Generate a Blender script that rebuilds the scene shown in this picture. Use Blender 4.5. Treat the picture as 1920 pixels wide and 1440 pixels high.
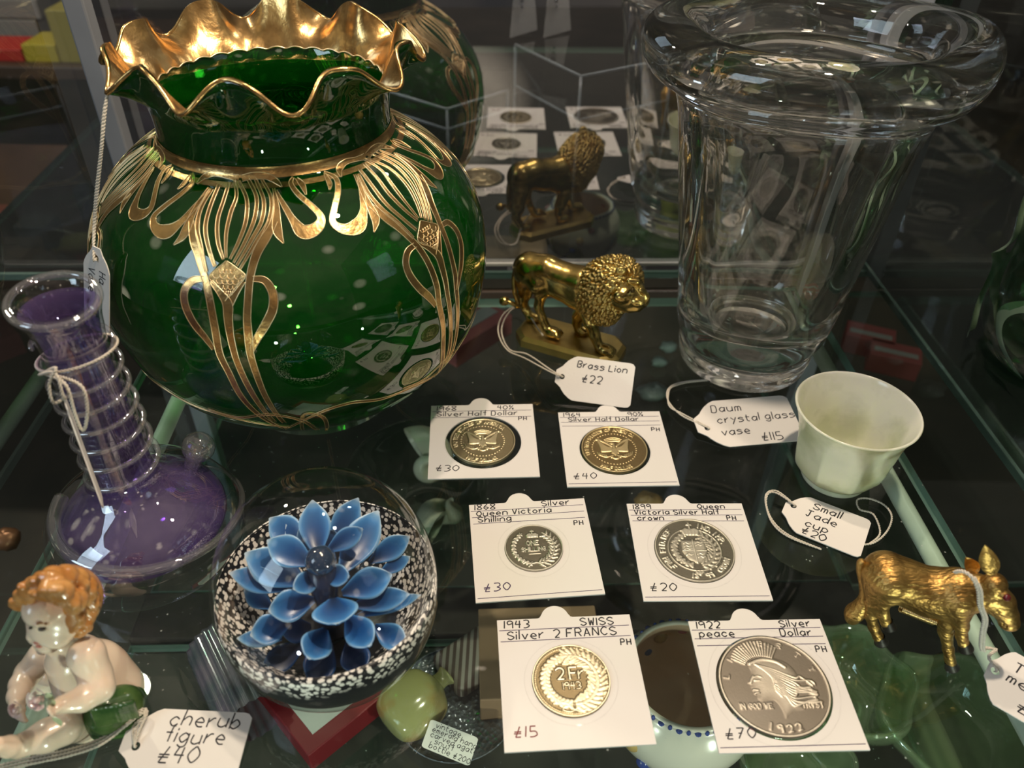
import bpy, bmesh, math, random
import numpy as np
from mathutils import Vector, Matrix
SC = bpy.context.scene
for o in list(bpy.data.objects): bpy.data.objects.remove(o)
COL = SC.collection
random.seed(7); np.random.seed(7)
MM = 0.001
# ------------------------------------------------------------------ camera
FPX, PITCH, ROLL, CAMH = 1492.85, math.radians(38.926), math.radians(1.1608), 256.11
_fwd = np.array([0, math.cos(PITCH), -math.sin(PITCH)])
_r0 = np.array([1.0, 0, 0]); _u0 = np.cross(_r0, _fwd)
_rt = _r0 * math.cos(ROLL) + _u0 * math.sin(ROLL)
_up = -_r0 * math.sin(ROLL) + _u0 * math.cos(ROLL)
cd = bpy.data.cameras.new('camera'); cam = bpy.data.objects.new('camera', cd); COL.objects.link(cam)
m = Matrix.Identity(4)
for i in range(3):
    m[i][0] = _rt[i]; m[i][1] = _up[i]; m[i][2] = -_fwd[i]
m[2][3] = CAMH * MM
cam.matrix_world = m
cd.sensor_fit = 'HORIZONTAL'; cd.sensor_width = 36.0; cd.lens = FPX / 1920 * 36.0
cd.clip_start = 0.01; cd.clip_end = 20
cd.dof.use_dof = True; cd.dof.focus_distance = 0.325; cd.dof.aperture_fstop = 11.0
SC.camera = cam
SC.view_settings.view_transform = 'Standard'; SC.view_settings.look = 'None'
SC.view_settings.exposure = 0.15; SC.view_settings.gamma = 1.0; SC.view_settings.use_curve_mapping = False
cy = SC.cycles
cy.use_denoising = True; cy.max_bounces = 24; cy.transparent_max_bounces = 48
cy.transmission_bounces = 20; cy.glossy_bounces = 8; cy.diffuse_bounces = 3
cy.caustics_reflective = False; cy.caustics_refractive = False; cy.sample_clamp_indirect = 6.0
# ------------------------------------------------------------------ world: dim shop interior, a few warm and cool patches
wd = bpy.data.worlds.new('shop_ambience'); SC.world = wd; wd.use_nodes = True
nt = wd.node_tree; nt.nodes.clear()
def WN(t): return nt.nodes.new(t)
tc = WN('ShaderNodeTexCoord')
n1 = WN('ShaderNodeTexNoise'); n1.inputs['Scale'].default_value = 3.2; n1.inputs['Detail'].default_value = 4
r1 = WN('ShaderNodeValToRGB'); r1.color_ramp.elements[0].position = .42; r1.color_ramp.elements[0].color = (.030, .030, .032, 1)
r1.color_ramp.elements[1].position = .78; r1.color_ramp.elements[1].color = (.16, .13, .10, 1)
n2 = WN('ShaderNodeTexVoronoi'); n2.inputs['Scale'].default_value = 2.7
r2 = WN('ShaderNodeValToRGB'); r2.color_ramp.elements[0].position = .10; r2.color_ramp.elements[0].color = (1.7, 1.42, 1.05, 1)
r2.color_ramp.elements[1].position = .20; r2.color_ramp.elements[1].color = (0, 0, 0, 1)
ad = WN('ShaderNodeMixRGB'); ad.blend_type = 'ADD'; ad.inputs[0].default_value = 1
bg = WN('ShaderNodeBackground'); bg.inputs[1].default_value = .95
wo = WN('ShaderNodeOutputWorld')
for n in (n1, n2): nt.links.new(tc.outputs['Generated'], n.inputs['Vector'])
nt.links.new(n1.outputs['Fac'], r1.inputs[0]); nt.links.new(n2.outputs['Distance'], r2.inputs[0])
sx = WN('ShaderNodeSeparateXYZ'); nt.links.new(tc.outputs['Generated'], sx.inputs[0])
rz = WN('ShaderNodeValToRGB'); rz.color_ramp.elements[0].position = .1; rz.color_ramp.elements[0].color = (0, 0, 0, 1); rz.color_ramp.elements[1].position = 1.0; rz.color_ramp.elements[1].color = (.20, .17, .13, 1)
nt.links.new(sx.outputs[2], rz.inputs[0])
az = WN('ShaderNodeMixRGB'); az.blend_type = 'ADD'; az.inputs[0].default_value = 1; nt.links.new(r1.outputs[0], az.inputs[1]); nt.links.new(rz.outputs[0], az.inputs[2])
nt.links.new(az.outputs[0], ad.inputs[1]); nt.links.new(r2.outputs[0], ad.inputs[2])
nt.links.new(ad.outputs[0], bg.inputs[0]); nt.links.new(bg.outputs[0], wo.inputs[0])
# ------------------------------------------------------------------ lamps of the cabinet and the shop, then added fill spots
def lamp(name, kind, loc, energy, color, target=None, **kw):
    l = bpy.data.lights.new(name, kind); l.energy = energy; l.color = color
    for k, v in kw.items(): setattr(l, k, v)
    o = bpy.data.objects.new(name, l); COL.objects.link(o); o.location = [c * MM for c in loc]
    if target is not None:
        d = Vector([(t - c) for t, c in zip(target, loc)])
        o.rotation_euler = d.to_track_quat('-Z', 'Y').to_euler()
    return o
WARM = (1.0, .83, .63)
lamp('case_spot', 'SPOT', (104, 215, 545), 6.5, WARM, (20, 235, 0), spot_size=math.radians(100), spot_blend=.4, shadow_soft_size=.011)
lamp('case_spot_back', 'SPOT', (-22, 345, 560), 3.4, WARM, (-20, 250, 0), spot_size=math.radians(100), spot_blend=.4, shadow_soft_size=.009)
lamp('shop_window', 'AREA', (-1200, -700, 900), 9.0, (.70, .82, 1.0), (0, 250, 0), shape='RECTANGLE', size=.5, size_y=.7)
lamp('shelf_fill_right', 'SPOT', (196, -20, -60), 1.0, (.95, 1, .84), (30, 260, -110), spot_size=math.radians(120), spot_blend=.5, shadow_soft_size=.004)  # added fill without a fixture, brightens things on the lower shelf
lamp('shelf_fill_left', 'SPOT', (-100, -20, -16), .7, (.95, 1, .84), (-40, 280, -110), spot_size=math.radians(120), spot_blend=.5, shadow_soft_size=.004)  # second added fill, for the left part of the lower shelf
lamp('counter_fill', 'SPOT', (-560, 640, 640), 12.0, (1, .86, .68), (-300, 760, 0), spot_size=math.radians(130), spot_blend=.5, shadow_soft_size=.02)  # added fill so the wares and packets beyond the left pane show
lamp('rear_fill', 'SPOT', (260, 640, 620), 5.0, (1, .93, .84), (40, 560, 0), spot_size=math.radians(100), spot_blend=.5, shadow_soft_size=.012)  # added fill that brings out the risers behind the mirrored glass

# ------------------------------------------------------------------ pixel -> place helpers (1920 x 1440 frame)
def _ray(px, py): return (px - 960) / FPX * _rt - (py - 720) / FPX * _up + _fwd
_O = np.array([0, 0, CAMH])
def W(px, py, z=0.0):
    d = _ray(px, py); return _O + d * ((z - CAMH) / d[2])
def WY(px, py, Y):
    d = _ray(px, py); return _O + d * (Y / d[1])
def WP(px, py, p0, ang, off=0.0):
    """on the upright plane through ground point p0 with heading ang, off mm towards the camera side"""
    nrm = np.array([math.sin(ang), -math.cos(ang), 0])
    q = np.array([p0[0], p0[1], 0]) + nrm * off
    d = _ray(px, py); return _O + d * (((q - _O) @ nrm) / (d @ nrm))
def V3(*a): return np.array(a, float)
def unit(v): v = np.asarray(v, float); return v / (np.linalg.norm(v) + 1e-12)
CASE = math.radians(2.6)          # the cabinet stands slightly turned
CX, CYV = V3(math.cos(CASE), math.sin(CASE), 0), V3(-math.sin(CASE), math.cos(CASE), 0)
def cs(x, y, z=0): return CX * x + CYV * y + V3(0, 0, z)
# ------------------------------------------------------------------ materials
def newmat(name):
    mt = bpy.data.materials.new(name); mt.use_nodes = True
    return mt, mt.node_tree, mt.node_tree.nodes['Principled BSDF']
def pbr(name, col, rough=.5, metal=0.0, bump=None, vary=None, **kw):
    mt, t, b = newmat(name)
    b.inputs['Base Color'].default_value = (*col, 1); b.inputs['Roughness'].default_value = rough; b.inputs['Metallic'].default_value = metal
    for k, v in kw.items(): b.inputs[k].default_value = v
    tcn = t.nodes.new('ShaderNodeTexCoord')
    if vary:   # (scale, colour2, lo, hi)
        n = t.nodes.new('ShaderNodeTexNoise'); n.inputs['Scale'].default_value = vary[0]; n.inputs['Detail'].default_value = 6
        r = t.nodes.new('ShaderNodeValToRGB'); r.color_ramp.elements[0].position = vary[2]; r.color_ramp.elements[1].position = vary[3]
        r.color_ramp.elements[0].color = (*col, 1); r.color_ramp.elements[1].color = (*vary[1], 1)
        t.links.new(tcn.outputs['Object'], n.inputs['Vector']); t.links.new(n.outputs['Fac'], r.inputs[0]); t.links.new(r.outputs[0], b.inputs['Base Color'])
    if bump:   # (scale, strength, kind)
        if bump[2] == 'voronoi':
            n = t.nodes.new('ShaderNodeTexVoronoi'); out = n.outputs['Distance']
        elif bump[2] == 'wave':
            n = t.nodes.new('ShaderNodeTexWave'); n.inputs['Distortion'].default_value = 3; n.inputs['Detail'].default_value = 2; out = n.outputs['Fac']
        else:
            n = t.nodes.new('ShaderNodeTexNoise'); n.inputs['Detail'].default_value = 5; out = n.outputs['Fac']
        n.inputs['Scale'].default_value = bump[0]
        bp = t.nodes.new('ShaderNodeBump'); bp.inputs['Strength'].default_value = bump[1]; bp.inputs['Distance'].default_value = .0006
        t.links.new(tcn.outputs['Object'], n.inputs['Vector']); t.links.new(out, bp.inputs['Height']); t.links.new(bp.outputs[0], b.inputs['Normal'])
    return mt
def thin_glass(name, tint, refl=0.0, rough=0.0, ior=1.5, gcol=(1, 1, 1), body=None, bodyfac=0.0, gain=1.0):
    """clear sheet: tinted see-through plus a mirror-like surface reflection"""
    mt, t, b = newmat(name); t.nodes.remove(b)
    tr = t.nodes.new('ShaderNodeBsdfTransparent'); tr.inputs[0].default_value = (*tint, 1)
    gl = t.nodes.new('ShaderNodeBsdfGlossy'); gl.inputs['Roughness'].default_value = rough; gl.inputs[0].default_value = (*gcol, 1)
    fr = t.nodes.new('ShaderNodeFresnel'); fr.inputs[0].default_value = ior
    geo = t.nodes.new('ShaderNodeNewGeometry')
    a = t.nodes.new('ShaderNodeMath'); a.operation = 'MULTIPLY_ADD'; a.inputs[1].default_value = gain * (1 - refl); a.inputs[2].default_value = refl; a.use_clamp = True
    inv = t.nodes.new('ShaderNodeMath'); inv.operation = 'SUBTRACT'; inv.inputs[0].default_value = 1
    mu = t.nodes.new('ShaderNodeMath'); mu.operation = 'MULTIPLY'
    mx = t.nodes.new('ShaderNodeMixShader')
    t.links.new(fr.outputs[0], a.inputs[0]); t.links.new(geo.outputs['Backfacing'], inv.inputs[1])
    t.links.new(a.outputs[0], mu.inputs[0]); t.links.new(inv.outputs[0], mu.inputs[1]); t.links.new(mu.outputs[0], mx.inputs[0])
    src = tr
    if body:
        df = t.nodes.new('ShaderNodeBsdfDiffuse'); df.inputs[0].default_value = (*body, 1)
        m2 = t.nodes.new('ShaderNodeMixShader'); m2.inputs[0].default_value = bodyfac
        t.links.new(tr.outputs[0], m2.inputs[1]); t.links.new(df.outputs[0], m2.inputs[2]); src = m2
    t.links.new(src.outputs[0], mx.inputs[1]); t.links.new(gl.outputs[0], mx.inputs[2])
    t.links.new(mx.outputs[0], t.nodes['Material Output'].inputs[0])
    return mt
def solid_glass(name, col, ior=1.5, rough=0.0, clear=0.0):
    mt, t, b = newmat(name); t.nodes.remove(b)
    g = t.nodes.new('ShaderNodeBsdfGlass'); g.inputs[0].default_value = (*col, 1); g.inputs['IOR'].default_value = ior; g.inputs['Roughness'].default_value = rough
    if clear > 0:
        tr = t.nodes.new('ShaderNodeBsdfTransparent'); tr.inputs[0].default_value = (*col, 1); mx = t.nodes.new('ShaderNodeMixShader'); mx.inputs[0].default_value = clear
        t.links.new(g.outputs[0], mx.inputs[1]); t.links.new(tr.outputs[0], mx.inputs[2]); t.links.new(mx.outputs[0], t.nodes['Material Output'].inputs[0]); return mt
    t.links.new(g.outputs[0], t.nodes['Material Output'].inputs[0]); return mt
def attr_mat(name, attr, stops, rough=.3, metal=0.0, **kw):
    mt, t, b = newmat(name)
    b.inputs['Roughness'].default_value = rough; b.inputs['Metallic'].default_value = metal
    for k, v in kw.items(): b.inputs[k].default_value = v
    a = t.nodes.new('ShaderNodeAttribute'); a.attribute_name = attr
    r = t.nodes.new('ShaderNodeValToRGB'); el = r.color_ramp.elements
    while len(el) < len(stops): el.new(.5)
    for e, (p, c) in zip(el, stops): e.position = p; e.color = (*c, 1)
    t.links.new(a.outputs['Fac'], r.inputs[0]); t.links.new(r.outputs[0], b.inputs['Base Color']); return mt
# ------------------------------------------------------------------ scene-graph helpers
def tag_props(o, label=None, cat=None, group=None, kind=None):
    if label: o['label'] = label
    if cat: o['category'] = cat
    if group: o['group'] = group
    if kind: o['kind'] = kind
    return o
def wloc(o):
    p = Vector((0, 0, 0))
    while o is not None: p = p + Vector(o.location); o = o.parent
    return np.array(p) / MM
def thing(name, loc, label, cat, group=None):
    o = bpy.data.objects.new(name, None); COL.objects.link(o); o.empty_display_size = .01
    o.location = [c * MM for c in loc]
    return tag_props(o, label, cat, group)
def obj(name, geo, mat, parent=None, smooth=True, kind=None, label=None, cat=None, group=None, attr=None):
    v, f = geo[0], geo[1]
    v = np.asarray(v, float)
    if parent is not None: org = wloc(parent)
    else: org = np.array([(v[:, 0].min() + v[:, 0].max()) / 2, (v[:, 1].min() + v[:, 1].max()) / 2, v[:, 2].min()])
    me = bpy.data.meshes.new(name)
    me.from_pydata(((v - org) * MM).tolist(), [], [tuple(int(i) for i in q) for q in f])
    mats = mat if isinstance(mat, (list, tuple)) else [mat]
    for mt in mats: me.materials.append(mt)
    if len(geo) > 2 and geo[2] is not None: me.polygons.foreach_set('material_index', np.asarray(geo[2], dtype=np.int32))
    if attr is not None:
        a = me.attributes.new('tone', 'FLOAT', 'POINT'); a.data.foreach_set('value', np.asarray(attr, dtype=np.float32))
    me.polygons.foreach_set('use_smooth', [bool(smooth)] * len(me.polygons))
    me.validate(); me.update()
    o = bpy.data.objects.new(name, me); COL.objects.link(o)
    if parent is not None: o.parent = parent
    else: o.location = org * MM
    return tag_props(o, label, cat, group, kind)
def fixnormals(o):
    bm = bmesh.new(); bm.from_mesh(o.data); bmesh.ops.recalc_face_normals(bm, faces=bm.faces); bm.to_mesh(o.data); bm.free(); return o
def join(*gs):
    V, F, M, n = [], [], [], 0
    for g in gs:
        v = np.asarray(g[0], float).reshape(-1, 3); V.append(v); F += [tuple(i + n for i in q) for q in g[1]]
        M += list(g[2]) if len(g) > 2 and g[2] is not None else [0] * len(g[1]); n += len(v)
    return np.concatenate(V), F, M
def setmat(g, k): return g[0], g[1], [k] * len(g[1])
# ------------------------------------------------------------------ geometry helpers (millimetres)
def box(c, s, ax=None):
    ex, ey, ez = ax if ax is not None else (V3(1, 0, 0), V3(0, 1, 0), V3(0, 0, 1))
    c = np.asarray(c, float); v = []
    for z in (-.5, .5):
        for (x, y) in ((-.5, -.5), (.5, -.5), (.5, .5), (-.5, .5)): v.append(c + ex * x * s[0] + ey * y * s[1] + ez * z * s[2])
    return np.array(v), [(3, 2, 1, 0), (4, 5, 6, 7), (0, 1, 5, 4), (1, 2, 6, 5), (2, 3, 7, 6), (3, 0, 4, 7)]
def bevbox(c, s, b, ax=None, seg=2):
    bm = bmesh.new(); bmesh.ops.create_cube(bm, size=1)
    bmesh.ops.scale(bm, vec=s, verts=bm.verts); bmesh.ops.bevel(bm, geom=list(bm.edges), offset=b, segments=seg, affect='EDGES', profile=.5)
    ex, ey, ez = ax if ax is not None else (V3(1, 0, 0), V3(0, 1, 0), V3(0, 0, 1))
    bm.verts.index_update()
    v = np.array([np.asarray(c, float) + ex * w.co.x + ey * w.co.y + ez * w.co.z for w in bm.verts]); f = [tuple(w.index for w in q.verts) for q in bm.faces]
    bm.free(); return v, f
def grid_faces(n, k, wrap_k=True, flip=False):
    f = []
    for i in range(n - 1):
        for j in range(k if wrap_k else k - 1):
            a, b, c, d = i * k + j, i * k + (j + 1) % k, (i + 1) * k + (j + 1) % k, (i + 1) * k + j
            f.append((a, d, c, b) if flip else (a, b, c, d))
    return f
def lathe(prof, c, n=96, mod=None, cap0=False, cap1=False):
    """prof [(r,z)] going round from outside bottom upward; mod(theta,i,r,z)->(r,z)"""
    v = []
    for i, (r, z) in enumerate(prof):
        for j in range(n):
            th = 2 * math.pi * j / n
            rr, zz = mod(th, i, r, z) if mod else (r, z)
            v.append((c[0] + rr * math.cos(th), c[1] + rr * math.sin(th), c[2] + zz))
    f = grid_faces(len(prof), n)
    if cap0: f.append(tuple(reversed(range(n))))
    if cap1: f.append(tuple(range((len(prof) - 1) * n, len(prof) * n)))
    return np.array(v), f
def smooth(pts, n=6, closed=False):
    p = np.asarray(pts, float)
    if len(p) < 3: return p
    out = []; N = len(p)
    for i in range(N if closed else N - 1):
        if closed: a, b, c, d = p[(i - 1) % N], p[i], p[(i + 1) % N], p[(i + 2) % N]
        else: a, b, c, d = p[max(i - 1, 0)], p[i], p[i + 1], p[min(i + 2, N - 1)]
        for t in np.linspace(0, 1, n, endpoint=False):
            out.append(.5 * ((2 * b) + (c - a) * t + (2 * a - 5 * b + 4 * c - d) * t * t + (3 * b - a - 3 * c + d) * t ** 3))
    if not closed: out.append(p[-1])
    return np.array(out)
def tube(pts, r, n=8, caps=True, flat=1.0, ref=None, closed=False):
    p = np.asarray(pts, float); N = len(p)
    rs = np.full(N, r) if np.isscalar(r) else np.interp(np.linspace(0, 1, N), np.linspace(0, 1, len(r)), r)
    if closed: T = np.roll(p, -1, 0) - np.roll(p, 1, 0)
    else: T = np.gradient(p, axis=0)
    T = T / (np.linalg.norm(T, axis=1, keepdims=True) + 1e-12)
    u = np.asarray(ref, float) if ref is not None else V3(0, 0, 1)
    if abs(unit(u) @ T[0]) > .9: u = V3(1, 0, 0)
    v = []
    for i in range(N):
        if ref is None and i == 0 or True:
            a = u - T[i] * (u @ T[i])
            if np.linalg.norm(a) < 1e-6: a = np.cross(T[i], V3(0, 1, 0))
            a = unit(a); b = np.cross(T[i], a)
            if ref is None: u = a
        for j in range(n):
            th = 2 * math.pi * j / n
            v.append(p[i] + a * math.cos(th) * rs[i] * flat + b * math.sin(th) * rs[i])
    f = grid_faces(N, n)
    if closed:
        f += [((N - 1) * n + j, (N - 1) * n + (j + 1) % n, (j + 1) % n, j) for j in range(n)]
    elif caps: f += [tuple(reversed(range(n))), tuple(range((N - 1) * n, N * n))]
    return np.array(v), f
def sphere(c, r, n=20, m=12, ax=None):
    r = (r, r, r) if np.isscalar(r) else r
    ex, ey, ez = ax if ax is not None else (V3(1, 0, 0), V3(0, 1, 0), V3(0, 0, 1))
    v, f = [], []
    c = np.asarray(c, float)
    for i in range(m + 1):
        ph = -math.pi / 2 + math.pi * i / m
        for j in range(n):
            th = 2 * math.pi * j / n
            v.append(c + ex * r[0] * math.cos(ph) * math.cos(th) + ey * r[1] * math.cos(ph) * math.sin(th) + ez * r[2] * math.sin(ph))
    return np.array(v), grid_faces(m + 1, n)
class Frame:
    def __init__(s, o, ex, ey):
        s.o = np.asarray(o, float); s.x = unit(ex); s.z = unit(np.cross(ex, ey)); s.y = np.cross(s.z, s.x)
    def p(s, u, v, w=0.0): return s.o + s.x * u + s.y * v + s.z * w
def plate(loops, fr, t, bev=0.0):
    """flat piece of thickness t with outline loops[0] and holes, on frame fr"""
    cu = bpy.data.curves.new('tmp', 'CURVE'); cu.dimensions = '2D'; cu.fill_mode = 'BOTH'; cu.extrude = t / 2
    for lp in loops:
        sp = cu.splines.new('POLY'); sp.points.add(len(lp) - 1); sp.use_cyclic_u = True
        for q, (x, y) in zip(sp.points, lp): q.co = (x, y, 0, 1)
    ob = bpy.data.objects.new('tmp', cu); COL.objects.link(ob)
    me = bpy.data.meshes.new_from_object(ob, depsgraph=bpy.context.evaluated_depsgraph_get())
    v = np.array([fr.p(w.co.x, w.co.y, w.co.z + t / 2) for w in me.vertices]); f = [tuple(p.vertices) for p in me.polygons]
    bpy.data.objects.remove(ob); bpy.data.curves.remove(cu); bpy.data.meshes.remove(me)
    return v, f
def circ(x, y, r, n=48, a0=0, a1=2 * math.pi, end=False):
    return [(x + r * math.cos(a0 + (a1 - a0) * i / (n - (1 if end else 0))), y + r * math.sin(a0 + (a1 - a0) * i / (n - (1 if end else 0)))) for i in range(n)]
def roundrect(x0, y0, x1, y1, r, n=6):
    o = []
    for cx, cyy, a in ((x1 - r, y1 - r, 0), (x0 + r, y1 - r, 90), (x0 + r, y0 + r, 180), (x1 - r, y0 + r, 270)):
        o += circ(cx, cyy, r, n, math.radians(a), math.radians(a + 90), True)
    return o
# ------------------------------------------------------------------ pen lettering: single-stroke alphabet
GL = {'0': "28 06 04 22 44 46 28", '1': "28 22", '2': "07 28 47 45 12|12 42", '3': "08 38 46 25|25 44 43 22 02", '4': "18 05|05 45|38 32", '5': "38 08|08 05|05 35 43 22 02",
 '6': "38 16 04 13 22 33 44 25 05", '7': "08 48|48 12|15 35", '8': "38 18 07 25 43 22 03 25 47 38", '9': "47 28 07 15 46|47 42", '%': "48 02|07 18 16 07|33 44 42 33",
 '#': "38 12|12 42|05 45|04 44", 'A': "02 28|28 42|14 34", 'B': "02 08|08 38 46 15|15 44 32 02", 'C': "47 28 06 04 22 43", 'D': "02 08|08 38 45 32 02", 'E': "48 08|08 02|02 42|05 35",
 'F': "08 02|08 48|05 35", 'G': "47 28 06 04 22 43|43 45|45 25", 'H': "08 02|48 42|05 45", 'I': "18 12", 'J': "08 48|28 23 12 03", 'L': "08 02|02 42", 'M': "02 08|08 25|25 48|48 42",
 'N': "02 08|08 42|42 48", 'O': "28 06 04 22 44 46 28", 'P': "02 08|08 38 46 35 05", 'Q': "28 06 04 22 44 46 28|23 41", 'R': "02 08|08 38 46 35 05|25 42", 'S': "47 28 07 06 25 44 43 22 03",
 'T': "08 48|28 22", 'U': "08 04 22 44 48", 'V': "08 22|22 48", 'W': "08 12|12 26|26 32|32 48", 'Y': "08 25|48 25|25 22", 'a': "45 26 04 22 44|46 42", 'b': "09 02|04 26 44 22 03", 'c': "45 26 04 22 43",
 'd': "45 26 04 22 44|49 42", 'e': "04 44 26 04 22 42", 'f': "39 28 22|06 36", 'g': "45 26 04 22 44|46 41 20 01", 'h': "09 02|04 26 45 42", 'i': "16 12|18 17", 'l': "19 12", 'k': "09 02|46 04|14 42",
 'm': "06 02|05 16 25 22|25 36 45 42", 'n': "06 02|05 26 45 42", 'o': "26 04 22 44 26", 'p': "06 00|05 26 44 22 03", 'r': "06 02|04 26 36", 's': "45 26 05 34 43 22 02", 't': "18 13 32|06 36",
 'u': "06 03 22 43|46 42", 'v': "06 22|22 46", 'w': "06 12|12 25|25 32|32 46", 'y': "06 24|46 10", 'x': "06 42|46 02", 'z': "06 46|46 02|02 42", '.': "12 13", '?': "07 28 46 24|22 21"}
def glyph(ch):
    return [[(int(q[0]), int(q[1]) - 2) for q in st.split()] for st in GL[ch].split('|')]
def strokes(s, x, y, size, slant=0.08, sp=1.5, jit=.25, wx=.85, rng=random):
    """polylines (mm) for text s, baseline at y, cap height = size"""
    k = size / 6.0; out = []
    for ch in s:
        if ch == ' ': x += 3.0 * k * wx; continue
        g = glyph(ch); w = max(a for st in g for a, b in st); mn = min(a for st in g for a, b in st)
        dj = rng.uniform(-jit, jit) * k
        for st in g:
            out.append([(x + ((a - mn) * wx + b * slant + rng.uniform(-jit, jit) * .4) * k, y + dj + b * k) for a, b in st])
        x += ((w - mn) * wx + sp) * k
    return out, x
def pen(lines, fr, w, z, n=4):
    gs = []
    for st in lines:
        p = smooth(st, n) if len(st) > 2 else np.array(st, float)
        P = np.array([fr.p(a, b, z) for a, b in p])
        gs.append(tube(P, w / 2, 5, True, .35, ref=fr.z))
    return join(*gs)
# ================================================================== the cabinet
M_shelf = thin_glass('shelf_glass', (.90, .955, .93), refl=.0, gain=1.0, body=(.5, .55, .52), bodyfac=.006)
M_edge = thin_glass('glass_edge', (.35, .62, .52), refl=.10, body=(.35, .52, .45), bodyfac=.35)
M_pane = thin_glass('pane_glass', (.80, .84, .82), refl=.06, gain=1.1)
M_mirror = thin_glass('mirrored_glass', (.66, .68, .70), refl=.44, gcol=(.94, .94, .97), body=(.5, .5, .52), bodyfac=.03)
M_alu = pbr('brushed_aluminium', (.30, .32, .36), .45, .2, vary=(30, (.22, .23, .26), .3, .8))
M_rod = pbr('white_support_rod', (.62, .66, .58), .35, vary=(40, (.42, .47, .38), .45, .75))
M_dark = pbr('dark_floor', (.03, .027, .022), .55, vary=(9, (.08, .06, .045), .4, .8))
M_rail = pbr('dark_stained_wood', (.014, .011, .009), .75, vary=(25, (.03, .022, .016), .4, .8))
M_shopwall = pbr('shop_wall', (.03, .026, .024), .8, vary=(3, (.06, .05, .045), .4, .8))
def slab(x0, x1, y0, y1, z1, t, name, label, cat, m1, m2, **k):
    c = [cs(x0, y0), cs(x1, y0), cs(x1, y1), cs(x0, y1)]
    b = 1.0
    def ringz(ins, z): return [np.array([*p[:2], z]) + (cs(0, 0) + CX * sx * ins + CYV * sy * ins) for p, (sx, sy) in zip(c, ((1, 1), (-1, 1), (-1, -1), (1, -1)))]
    R = [ringz(b, z1 - t), ringz(0, z1 - t + b), ringz(0, z1 - b), ringz(b, z1)]
    v = np.array(sum(R, [])); f = grid_faces(4, 4) + [(3, 2, 1, 0), (12, 13, 14, 15)]
    return obj(name, (v, f, [1] * 12 + [0, 0]), [m1, m2], smooth=False, label=label, cat=cat, **k)
YB = 398.0
slab(-178, 197, -60, YB, 0, 6, 'glass_shelf', 'clear glass shelf carrying the priced antiques, greenish cut edges', 'shelf', M_shelf, M_edge)
for x, lab in ((189.5, 'pale round support rod under the right edge of the glass shelf, below the jade cup'), (-157, 'pale round support rod under the left edge of the glass shelf, below the green vase')):
    P = np.array([cs(x, y, -10.3) for y in np.linspace(-50, 405, 40)])
    obj('shelf_rod', tube(P, 3.9, 20), M_rod, label=lab, cat='rod', group='white rods under the shelf')
# fine dust lying on the shelf glass
t_ = M_shelf.node_tree; ms_ = [n for n in t_.nodes if n.type == 'MIX_SHADER' and any(l.from_node.type == 'BSDF_DIFFUSE' for i in n.inputs for l in i.links)][0]
tcd = t_.nodes.new('ShaderNodeTexCoord'); vd = t_.nodes.new('ShaderNodeTexVoronoi'); vd.inputs['Scale'].default_value = 170
nd = t_.nodes.new('ShaderNodeTexNoise'); nd.inputs['Scale'].default_value = 70
rd = t_.nodes.new('ShaderNodeValToRGB'); rd.color_ramp.elements[0].position = .03; rd.color_ramp.elements[0].color = (.55, .55, .55, 1); rd.color_ramp.elements[1].position = .085; rd.color_ramp.elements[1].color = (.004, .004, .004, 1)
rn = t_.nodes.new('ShaderNodeValToRGB'); rn.color_ramp.elements[0].position = .50; rn.color_ramp.elements[0].color = (.008, .008, .008, 1); rn.color_ramp.elements[1].position = .56; rn.color_ramp.elements[1].color = (1, 1, 1, 1)
md = t_.nodes.new('ShaderNodeMath'); md.operation = 'MULTIPLY'
for n in (vd, nd): t_.links.new(tcd.outputs['Object'], n.inputs['Vector'])
t_.links.new(vd.outputs['Distance'], rd.inputs[0]); t_.links.new(nd.outputs['Fac'], rn.inputs[0]); t_.links.new(rd.outputs[0], md.inputs[0]); t_.links.new(rn.outputs[0], md.inputs[1]); t_.links.new(md.outputs[0], ms_.inputs[0])
# panes: mirrored back, clear sides
def pane(name, a, b, z0, z1, t, mt, nsign):
    d = unit(np.array(b) - np.array(a)); nrm = np.array([-d[1], d[0], 0]) * nsign
    c = (np.array(a) + np.array(b)) / 2
    return obj(name, box(c + nrm * t / 2 + V3(0, 0, (z0 + z1) / 2), (np.linalg.norm(np.array(b) - np.array(a)), t, z1 - z0), (d, nrm, V3(0, 0, 1))), mt, smooth=False, kind='structure')
YM, XR, XL = 418.0, 219.5, -196.0
pane('wall_back', cs(XL, YM), cs(XR + 14, YM), 12, 430, 4, M_mirror, 1)
obj('trim_3', bevbox(cs(11, YM + 2, 11), (424, 6, 2.4), .5, (CX, CYV, V3(0, 0, 1))), pbr('pale_aluminium_strip', (.52, .52, .50), .35, .3), smooth=False, kind='structure')
obj('trim_4', bevbox(cs(11, YM + 7, -16), (424, 5, 9), .8, (CX, CYV, V3(0, 0, 1))), pbr('dark_brown_batten', (.045, .028, .018), .5), smooth=False, kind='structure')
pane('wall_right', cs(XR, -80), cs(XR, YM - 1), -330, 430, 4, M_pane, -1)
pane('wall_left', cs(XL, -80), cs(XL, YM - 1), -330, 430, 4, M_pane, 1)
for k, (x, y) in enumerate(((XR - 7, YM - 9), (XL + 7, YM - 9))):
    obj('trim_%d' % (k + 1), bevbox(cs(x, y, 40), (10, 10, 760), 1.0, (CX, CYV, V3(0, 0, 1))), M_alu, smooth=False, kind='structure')
obj('floor', box(cs(0, 500, -345), (4200, 4200, 20)), M_dark, smooth=False, kind='structure')
obj('wall_shop', box(V3(0, 1900, 500), (4200, 20, 1700)), M_shopwall, smooth=False, kind='structure')
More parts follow.
